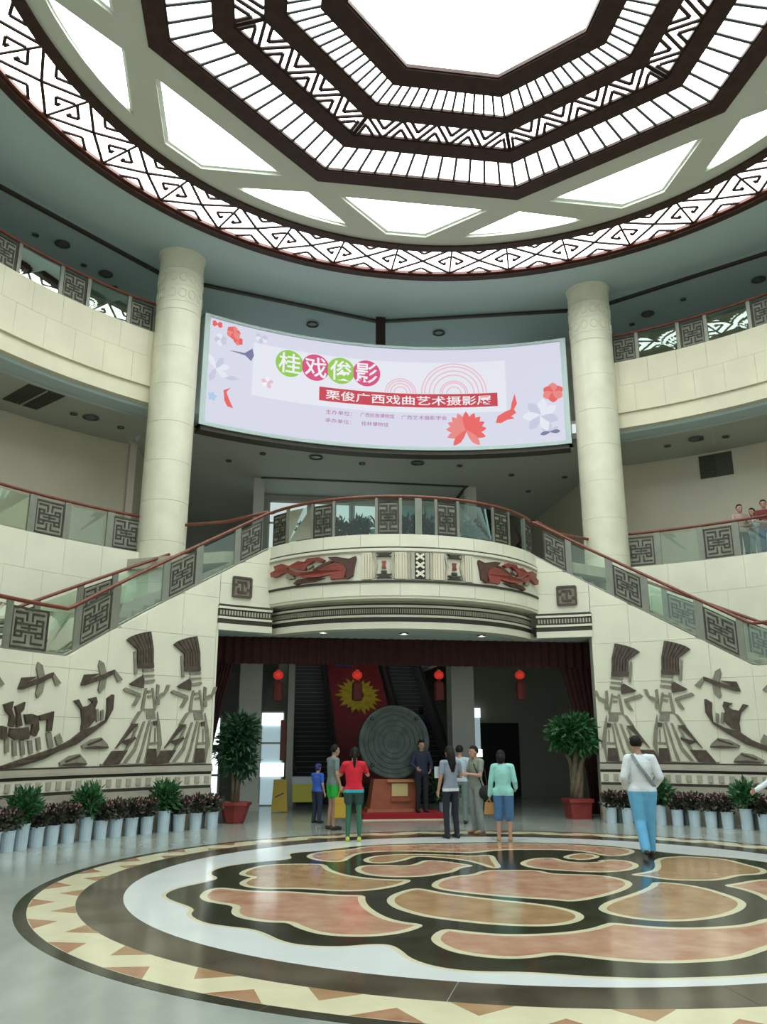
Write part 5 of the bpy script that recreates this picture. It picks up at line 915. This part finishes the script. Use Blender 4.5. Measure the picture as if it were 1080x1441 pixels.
def person(label, x, y, z, rz, H, shirt, pants, shoe, sleeve='short', legs='long', hair='short', pose=None, girth=1.0, hem=None, hemz=None, curl=.7, toe=None, skirt=0, loose=1.0, handdir=None):
    """body: one continuous surface, grown from tapered limbs and fused by a voxel remesh; clothes are zones of it"""
    J = {k: v.copy() for k, v in DEF.items()}
    for k, v in (pose or {}).items(): J[k] = V(*v)
    S = H / 1.715; mb = MB(); caps = []          # caps: (a, b, ra, rb, zone)
    def cap(a, b, ra, rb, zone, n=10):
        a, b = np.array(a), np.array(b); d = b - a; L = np.linalg.norm(d) + 1e-9; e = d / L; path, rs = [], []
        for q in (-1, -.7, -.35, 0): path.append(a + e * ra * q); rs.append(max(.0015, ra * math.sqrt(max(0, 1 - q * q))))
        for q in (0, .35, .7, 1): path.append(b + e * rb * q); rs.append(max(.0015, rb * math.sqrt(max(0, 1 - q * q))))
        mb.tube([tuple(p) for p in path], rs, n); caps.append((a, b, ra, rb, zone))
    nk = (J['shL'] + J['shR']) / 2; off = lambda q: (nk - V(0, .01, 1.395)) * max(0, min(1, (q - .95) / .445))
    g = girth
    rings = [(.84, .120, .085), (.90, .158, .108), (.97, .160, .112), (1.06, .142, .102), (1.16, .150, .108), (1.27, .166, .112), (1.35, .170, .102), (1.405, .135, .082), (1.445, .075, .062)]
    vs = []; n = 20
    for q, rx, ry in rings:
        o = off(q)
        for j in range(n):
            a = 2 * math.pi * j / n; vs.append((o[0] + rx * g * math.cos(a), o[1] + ry * g * math.sin(a), q))
    k = len(rings); fs = [(i * n + j, i * n + (j + 1) % n, (i + 1) * n + (j + 1) % n, (i + 1) * n + j) for i in range(k - 1) for j in range(n)] + [tuple(reversed(range(n))), tuple((k - 1) * n + j for j in range(n))]
    mb.add(vs, fs)
    hz = hemz if hemz else .93
    for za, zb, zone in ((.86, hz - .05, 'pants'), (hz + .03, 1.36, 'shirt')):
        for dx in (-.07, 0, .07): caps.append((V(dx * g, 0, za) + off(za), V(dx * g, 0, zb) + off(zb), .10 * g, .10 * g, zone))
    if hem: caps.append((V(-.08, 0, hz - .01), V(.08, 0, hz - .01), .108 * g, .108 * g, 'hem'))
    hd = J['head']; nb = nk + V(0, .0, .03)
    cap(nb, hd - V(0, -.01, .06), .058, .050, 'skin')
    vs0 = len(mb.v); mb.ball(tuple(hd + V(0, 0, .025)), (.078, .094, .105), 16); mb.ball(tuple(hd + V(0, -.022, -.05)), (.060, .066, .066), 12)
    caps.append((hd + V(0, 0, .06), hd - V(0, .015, .06), .085, .065, 'skin'))
    mb.ball(tuple(hd + V(0, -.098, -.012)), (.014, .022, .024), 8)
    for sx in (-1, 1): mb.ball(tuple(hd + V(sx * .080, .008, 0)), (.012, .022, .034), 8)
    for sd in 'LR':
        sx = 1 if sd == 'L' else -1
        hip, kn, an = J['hip' + sd], J['knee' + sd], J['ank' + sd]
        if legs == 'long': cap(hip, kn, .092 * g * loose, .070 * loose, 'pants'); cap(kn, an, .068 * loose, .058 * loose, 'pants')
        elif legs == 'knee':
            low = kn + (an - kn) * .12; cap(hip, low, .095 * g * loose, .082 * loose, 'pants'); cap(low, an, .054, .036, 'skin')
        elif legs == 'short':
            mid = hip + (kn - hip) * .55; cap(hip, mid, .098 * g, .092, 'pants'); cap(mid, kn, .070, .056, 'skin'); cap(kn, kn + (an - kn) * .35, .054, .056, 'skin'); cap(kn + (an - kn) * .35, an, .056, .035, 'skin')
        elif legs == 'legging':
            mid = hip + (kn - hip) * .45; cap(hip, mid, .100 * g, .096, 'pants'); cap(mid, kn, .068, .054, 'legging'); cap(kn, kn + (an - kn) * .35, .054, .055, 'legging'); cap(kn + (an - kn) * .35, an, .055, .036, 'legging')
        fd = V(sx * .03, -1, 0) if toe is None else V(*toe); fd = fd / np.linalg.norm(fd); b0 = V(an[0], an[1], max(.045, an[2] - .045))
        cap(b0 + V(0, .02, 0) - fd * .03, b0 + fd * .10, .042, .038, 'shoe'); cap(b0 + fd * .10, b0 + fd * .165 - V(0, 0, .008), .040, .030, 'shoe')
        sh, el, wr = J['sh' + sd], J['el' + sd], J['wr' + sd]
        cap(nk + (sh - nk) * .55, sh, .070 * g, .062 * g, 'shirt')
        if sleeve == 'long': cap(sh, el, .060 * loose, .050 * loose, 'sleeve'); cap(el, wr, .050 * loose, .040 * loose, 'sleeve')
        else:
            md = sh + (el - sh) * .62; cap(sh, md, .064, .058, 'sleeve'); cap(md, el, .043, .038, 'skin'); cap(el, wr, .040, .027, 'skin')
        # hand: palm of four bones, four fingers with two joints, thumb from the side of the palm
        d = (wr - el) / (np.linalg.norm(wr - el) + 1e-9)
        if handdir and sd in handdir: d = V(*handdir[sd]); d /= np.linalg.norm(d)
        lat = np.cross(d, V(sx, 0.25, 0.1)); lat = lat / (np.linalg.norm(lat) + 1e-9)
        if lat[1] > 0: lat = -lat
        pal = np.cross(lat, d); pal = pal if pal @ V(-sx, 0, 0) > 0 else -pal
        for i, (o2, fl) in enumerate(((.030, .066), (.010, .076), (-.010, .070), (-.029, .054))):
            kn_ = wr + d * .082 + lat * o2; cap(wr + lat * o2 * .6, kn_, .016, .0135, 'skin', 6)
            f1 = kn_ + (d * math.cos(curl * .6) + pal * math.sin(curl * .6)) * fl * .55; f2 = f1 + (d * math.cos(curl * 1.5) + pal * math.sin(curl * 1.5)) * fl * .5
            cap(kn_, f1, .0115, .0100, 'skin', 6); cap(f1, f2, .0100, .0085, 'skin', 6)
        th = wr + d * .025 + lat * .028; t1 = th + (d * .6 + lat * .75 + pal * .3) * .045; t2 = t1 + (d * .85 + lat * .2 + pal * .5) * .035
        cap(th, t1, .0140, .0125, 'skin', 6); cap(t1, t2, .0120, .0095, 'skin', 6)
    raw = mb.mesh('body', 'skin'); tmp = bpy.data.objects.new('body_raw', raw); COL.objects.link(tmp)
    rm = tmp.modifiers.new('r', 'REMESH'); rm.mode = 'VOXEL'; rm.voxel_size = .0115; sm = tmp.modifiers.new('s', 'SMOOTH'); sm.factor = .5; sm.iterations = 3
    dg = bpy.context.evaluated_depsgraph_get(); ev = tmp.evaluated_get(dg); me = bpy.data.meshes.new_from_object(ev); me.name = 'body'
    bpy.data.objects.remove(tmp); bpy.data.meshes.remove(raw)
    nv = len(me.polygons); ctr = np.empty(nv * 3); me.polygons.foreach_get('center', ctr); ctr = ctr.reshape(-1, 3)
    best = np.full(nv, 9e9); zi = np.zeros(nv, int); zones = ['skin', 'shirt', 'pants', 'shoe', 'hem', 'legging', 'sleeve']
    for a, b, ra, rb, zn in caps:
        d = b - a; L2 = d @ d + 1e-12; t = np.clip(((ctr - a) @ d) / L2, 0, 1); dist = np.linalg.norm(ctr - (a + t[:, None] * d), axis=1) - (ra + (rb - ra) * t)
        w = dist < best; best[w] = dist[w]; zi[w] = zones.index(zn)
    tr = (zi == 1) | (zi == 2) | (zi == 4); zc = ctr[:, 2]
    zi[tr & (zc >= hz)] = 1; zi[tr & (zc < hz)] = 2
    if hem: zi[tr & (zc < hz) & (zc > hz - .06)] = 4
    zi[zi == 6] = 1
    me.materials.clear()
    for mname in ('skin', shirt, pants, shoe, hem or shirt, (hem if legs == 'legging' and False else pants)): me.materials.append(MATS[mname])
    if legs == 'legging': me.materials[5] = MATS['cloth_greenlegging']
    me.polygons.foreach_set('material_index', zi); me.polygons.foreach_set('use_smooth', [True] * nv)
    p = thing('person', label, 'person', (x, y, z)); p.rotation_euler = (0, 0, rz); p.scale = (S, S, S)
    def child(nm, data):
        o = bpy.data.objects.new(nm, data); COL.objects.link(o); o.parent = p; return o
    child('body', me)
    # hair: a shell around the skull, pulled inside the head over the face
    m = MB(); m.ball(tuple(hd + V(0, .006, .032)), (.092, .108, .115), 20); vv = []
    for q in m.v:
        r = np.array(q) - hd
        if hair == 'bald' or (r[1] < -.015 and r[2] < .078) or (r[2] < -.035 and hair == 'short') or (abs(r[0]) > .06 and r[1] < .02 and r[2] < .0): r = r * .78
        vv.append(tuple(hd + r))
    m.v = vv
    if hair == 'ponytail': m.tube([tuple(hd + V(0, .10, .05)), tuple(hd + V(0, .15, 0)), tuple(hd + V(0, .14, -.14)), tuple(hd + V(0, .12, -.30))], [.03, .036, .032, .008], 8)
    if hair == 'long': m.tube([tuple(hd + V(0, .03, .06)), tuple(hd + V(0, .065, -.05)), tuple(hd + V(0, .10, -.2)), tuple(hd + V(0, .10, -.36))], [.085, .088, .085, .05], 12)
    if hair == 'bob': m.tube([tuple(hd + V(0, .03, .05)), tuple(hd + V(0, .045, -.04)), tuple(hd + V(0, .04, -.12))], [.09, .088, .06], 12)
    if hair == 'cap': m.lathe([(.10, .05), (.10, .09), (.07, .135), (.01, .15)], tuple(hd), 16)
    child('hair', m.mesh('hair', 'hair' if hair != 'cap' else 'cloth_capblue', True))
    m = MB()
    for sx in (-1, 1): m.ball(tuple(hd + V(sx * .032, -.088, .022)), (.013, .008, .007), 8)
    child('eyes', m.mesh('eyes', 'eye', True))
    m = MB().ball(tuple(hd + V(0, -.086, -.062)), (.022, .009, .007), 8); child('mouth', m.mesh('mouth', 'lips', True))
    return p
def pw(p, local):      # a point of a person's own frame -> place
    S = p.scale[0]; a = p.rotation_euler[2]; c, s = math.cos(a), math.sin(a); x, y, z = [v * S for v in local]
    return (p.location[0] + x * c - y * s, p.location[1] + x * s + y * c, p.location[2] + z)
for n, c in dict(white=(.66, .72, .74), skyblue=(.13, .42, .66), black=(.012, .014, .02), brownshoe=(.05, .035, .02), mint=(.28, .62, .56), denim=(.055, .15, .30), tan=(.35, .2, .1), red=(.58, .012, .03), teal=(.02, .42, .48), darkgreen=(.02, .055, .045), greenlegging=(.03, .13, .075), lime=(.45, .5, .08), slate=(.22, .27, .33), greyolive=(.22, .25, .20), greytrouser=(.24, .28, .26), paleblue=(.42, .50, .58), greygreen=(.15, .20, .19), brightgreen=(.02, .42, .05), boyblue=(.03, .10, .45), navy=(.018, .025, .05), capblue=(.03, .04, .16), paleskirt=(.30, .36, .40), pinkshirt=(.40, .28, .25), jeans=(.05, .10, .20), bagyellow=(.45, .28, .03), bagtan=(.36, .20, .06), bagblack=(.01, .012, .012), strapgrey=(.18, .22, .23), reddish=(.14, .025, .02)).items(): cloth('cloth_' + n, c)
PI = math.pi
# 1 man in white shirt walking towards the entrance, seen from behind
walk = dict(hipL=(.09, 0, .92), kneeL=(.07, .02, .50), ankL=(.05, .20, .13), hipR=(-.09, 0, .92), kneeR=(-.085, -.06, .50), ankR=(-.08, -.10, .09), elL=(.26, .05, 1.13), wrL=(.22, -.12, .98), elR=(-.27, .05, 1.13), wrR=(-.22, -.14, 1.0), head=(.035, -.03, 1.60))
p1 = person('man in loose white shirt and sky blue trousers walking towards the right wall', 2.60, 1.80, 0, PI - .25, 1.77, 'cloth_white', 'cloth_skyblue', 'cloth_brownshoe', 'long', 'long', 'short', walk, 1.15, loose=1.28, toe=(0, -1, 0))
st = tag(obj('bag_strap', MB().tube([pw(p1, q) for q in ((.13, -.09, 1.43), (.12, .06, 1.46), (.06, .15, 1.32), (-.04, .155, 1.18), (-.16, .10, 1.02), (-.2, -.02, .97))], .028, 6, ry=.3), 'cloth_strapgrey', None), 'grey bag strap slung across the back of the white shirt', 'bag strap')
# 2 woman in mint jacket
p2 = person('woman in mint green jacket and blue denim knee shorts standing with her back turned', 1.0, 4.05, 0, PI - .35, 1.55, 'cloth_mint', 'cloth_denim', 'cloth_tan', 'long', 'knee', 'bob', dict(wrL=(.27, .0, .86), wrR=(-.24, -.15, 1.0), head=(.03, -.03, 1.585)), 1.1, loose=1.12, hemz=.86)
hb = thing('handbag', 'small tan handbag hanging from the hand of the woman in mint', 'bag', pw(p2, (.29, -.02, .5)))
a = Vector(pw(p2, (.29, -.02, .50))); w = pw(p2, (.27, 0, .80))
obj('bag_body', MB().hexa([(a.x - .09, a.y - .04, a.z), (a.x + .09, a.y - .04, a.z), (a.x + .09, a.y + .04, a.z), (a.x - .09, a.y + .04, a.z), (a.x - .07, a.y - .03, a.z + .2), (a.x + .07, a.y - .03, a.z + .2), (a.x + .07, a.y + .03, a.z + .2), (a.x - .07, a.y + .03, a.z + .2)]), 'cloth_bagtan', hb)
obj('strap', MB().tube([(a.x - .06, a.y, a.z + .19), w, (a.x + .06, a.y, a.z + .19)], .008, 5), 'cloth_bagtan', hb)
# 3 woman in red with raised arms
p3 = person('woman in bright red top with a ponytail raising her hands to take a picture', -1.66, 4.45, 0, PI - .12, 1.60, 'cloth_red', 'cloth_darkgreen', 'cloth_lime', 'short', 'legging', 'ponytail', dict(elL=(.27, -.12, 1.20), wrL=(.12, -.30, 1.38), elR=(-.27, -.12, 1.20), wrR=(-.12, -.30, 1.38), head=(-.01, -.03, 1.585)), 1.08, hem='cloth_teal', hemz=.94, curl=1.0)
# 4 woman in black
p4 = person('long haired woman in slate top with white hem and black trousers', .17, 4.66, 0, PI + .3, 1.62, 'cloth_slate', 'cloth_black', 'cloth_black', 'short', 'long', 'long', dict(elR=(-.25, -.03, 1.14), wrR=(-.16, -.24, 1.14), head=(0, -.03, 1.585)), .98, hem='cloth_white', hemz=.93, loose=.95)
tag(obj('paper_sheet', MB().box(pw(p4, (.24, -.10, 1.22)), (.10, .03, .20), .3), 'cloth_white', None), 'white folded paper held by the long haired woman in slate', 'paper')
# 5 man in olive
p5 = person('man in olive grey shirt and grey trousers looking down at his phone', .82, 5.28, 0, -PI / 2 + .35, 1.63, 'cloth_greyolive', 'cloth_greytrouser', 'cloth_tan', 'short', 'long', 'short', dict(elL=(.24, -.06, 1.13), wrL=(.10, -.27, 1.16), elR=(-.24, -.04, 1.13), wrR=(-.08, -.28, 1.15), head=(0, -.05, 1.575)), 1.08, loose=1.12)
tag(obj('phone', MB().box(pw(p5, (.0, -.40, 1.17)), (.02, .08, .15), .3), 'cloth_black', None), 'black phone held by the man in olive grey', 'phone')
sb = thing('shoulder_bag', 'black shoulder bag at the hip of the man in olive grey', 'bag', pw(p5, (.26, .06, .78)))
a = Vector(pw(p5, (.27, .08, .80))); obj('bag_body', MB().ball(tuple(a), (.17, .09, .14), 12), 'cloth_bagblack', sb, True)
obj('strap', MB().tube([pw(p5, q) for q in ((.25, .10, .9), (.12, .13, 1.25), (-.02, .06, 1.46), (.08, -.10, 1.35), (.26, -.02, .9))], .012, 5), 'cloth_bagblack', sb)
# 6 person in pale blue behind them
p6 = person('person in pale blue shirt and grey green trousers behind the man in olive grey', .98, 7.3, 0, PI - .4, 1.62, 'cloth_paleblue', 'cloth_greygreen', 'cloth_black', 'short', 'long', 'short', None, 1.02)
# 7 man with green shorts
p7 = person('man in grey shirt and bright green shorts reaching an arm towards the child', -1.86, 6.5, 0, PI * .62, 1.64, 'cloth_greygreen', 'cloth_brightgreen', 'cloth_brownshoe', 'short', 'short', 'short', dict(elL=(.28, -.08, 1.26), wrL=(.40, -.22, 1.34), head=(0, -.04, 1.585)), 1.1, hemz=.90)
# 8 child with cap
p8 = person('child in blue top and dark trousers wearing a blue cap', -2.08, 7.9, 0, PI * .75, 1.22, 'cloth_boyblue', 'cloth_navy', 'cloth_black', 'short', 'long', 'cap', dict(elL=(.24, -.1, 1.18), wrL=(.12, -.2, 1.3), head=(0, -.02, 1.6)), 1.15, loose=1.1)
hx, hy, hz_ = pw(p7, (-.26, -.07, .80))
yb = thing('yellow_bag', 'mustard yellow shopping bag hanging from the hand of the man in green shorts', 'bag', (hx, hy, hz_ - .5))
obj('bag_body', MB().hexa([(hx - .14, hy - .05, hz_ - .52), (hx + .14, hy - .05, hz_ - .52), (hx + .14, hy + .05, hz_ - .52), (hx - .14, hy + .05, hz_ - .52), (hx - .13, hy - .04, hz_ - .14), (hx + .13, hy - .04, hz_ - .14), (hx + .13, hy + .04, hz_ - .14), (hx - .13, hy + .04, hz_ - .14)]), 'cloth_bagyellow', yb)
obj('handle', MB().tube([(hx - .08, hy, hz_ - .15), (hx - .02, hy, hz_), (hx + .02, hy, hz_), (hx + .08, hy, hz_ - .15)], .009, 5), 'cloth_bagyellow', yb)
# 9 man in navy on the dais
p9 = person('man in dark navy clothes standing on the red dais before the bronze drum', .40, 8.72, .13, .15, 1.60, 'cloth_navy', 'cloth_black', 'cloth_black', 'long', 'long', 'short', dict(elL=(.25, -.03, 1.13), wrL=(.16, -.2, 1.0), elR=(-.26, .0, 1.14), wrR=(-.2, -.2, 1.05)), 1.06)
pp = thing('potted_fern', 'dark green plant in a white pot on the floor beside the red dais', 'plant', (1.12, 9.5, 0))
obj('pot', MB().lathe([(.13, 0), (.16, .30), (.14, .30)], (1.12, 9.5, 0), 14), 'pot_white', pp); obj('foliage', foliage(random.Random(3), 420, (1.12, 9.5, .65), (.34, .3, .36), .18, .035, .3, shell=.1), 'leaf_deep', pp)['kind'] = 'stuff'
# 10 person riding the right escalator
zz = .05 + (8 - 2) * .24 * SL + .14
p10 = person('dark clothed person riding up the right escalator', 1.72, 13.6 + 8 * .24 + .12, zz, PI, 1.66, 'cloth_navy', 'cloth_black', 'cloth_black', 'long', 'long', 'bob', None, 1.05)
# 11 person at the right edge, mostly out of the picture
e = on_floor(1116, 1205); p11 = person('person in white sleeves passing at the right, one hand forward', float(e[0]), float(e[1]), 0, -PI * .5, 1.68, 'cloth_white', 'cloth_black', 'cloth_black', 'long', 'long', 'short', dict(elR=(-.24, -.10, 1.10), wrR=(-.24, -.34, .98), elL=(.24, -.10, 1.10), wrL=(.24, -.34, .90)), 1.0)
# gallery visitors behind the right railing
for x, R_, lab, sh_, pa, rz, hr in ((1044, 12.85, 'visitor with rosy shirt and dark trousers behind the right gallery railing', 'cloth_pinkshirt', 'cloth_darkgreen', .6, 'short'), (1062, 13.15, 'visitor in pale top and pale trousers beside the rosy shirted visitor', 'cloth_paleblue', 'cloth_paleskirt', -.4, 'bob'), (1079, 12.8, 'visitor in reddish top and blue jeans behind the right gallery railing', 'cloth_reddish', 'cloth_jeans', .2, 'short')):
    d = ray(x, 745); o = CAM[:2]; aa = d[:2] @ d[:2]; bb = 2 * o @ d[:2]; cc = o @ o - R_ * R_; s_ = (-bb + math.sqrt(bb * bb - 4 * aa * cc)) / 2 / aa; q = CAM + s_ * d
    person(lab, float(q[0]), float(q[1]), 6.22, -.75 + rz, 1.62 if hr == 'bob' else 1.70, sh_, pa, 'cloth_black', 'short', 'long', hr, dict(elL=(.25, -.08, 1.14), wrL=(.1, -.25, 1.06), elR=(-.25, -.08, 1.14), wrR=(-.1, -.25, 1.06)), 1.0)

for o in bpy.data.objects:
    if '_at' in o: del o['_at']
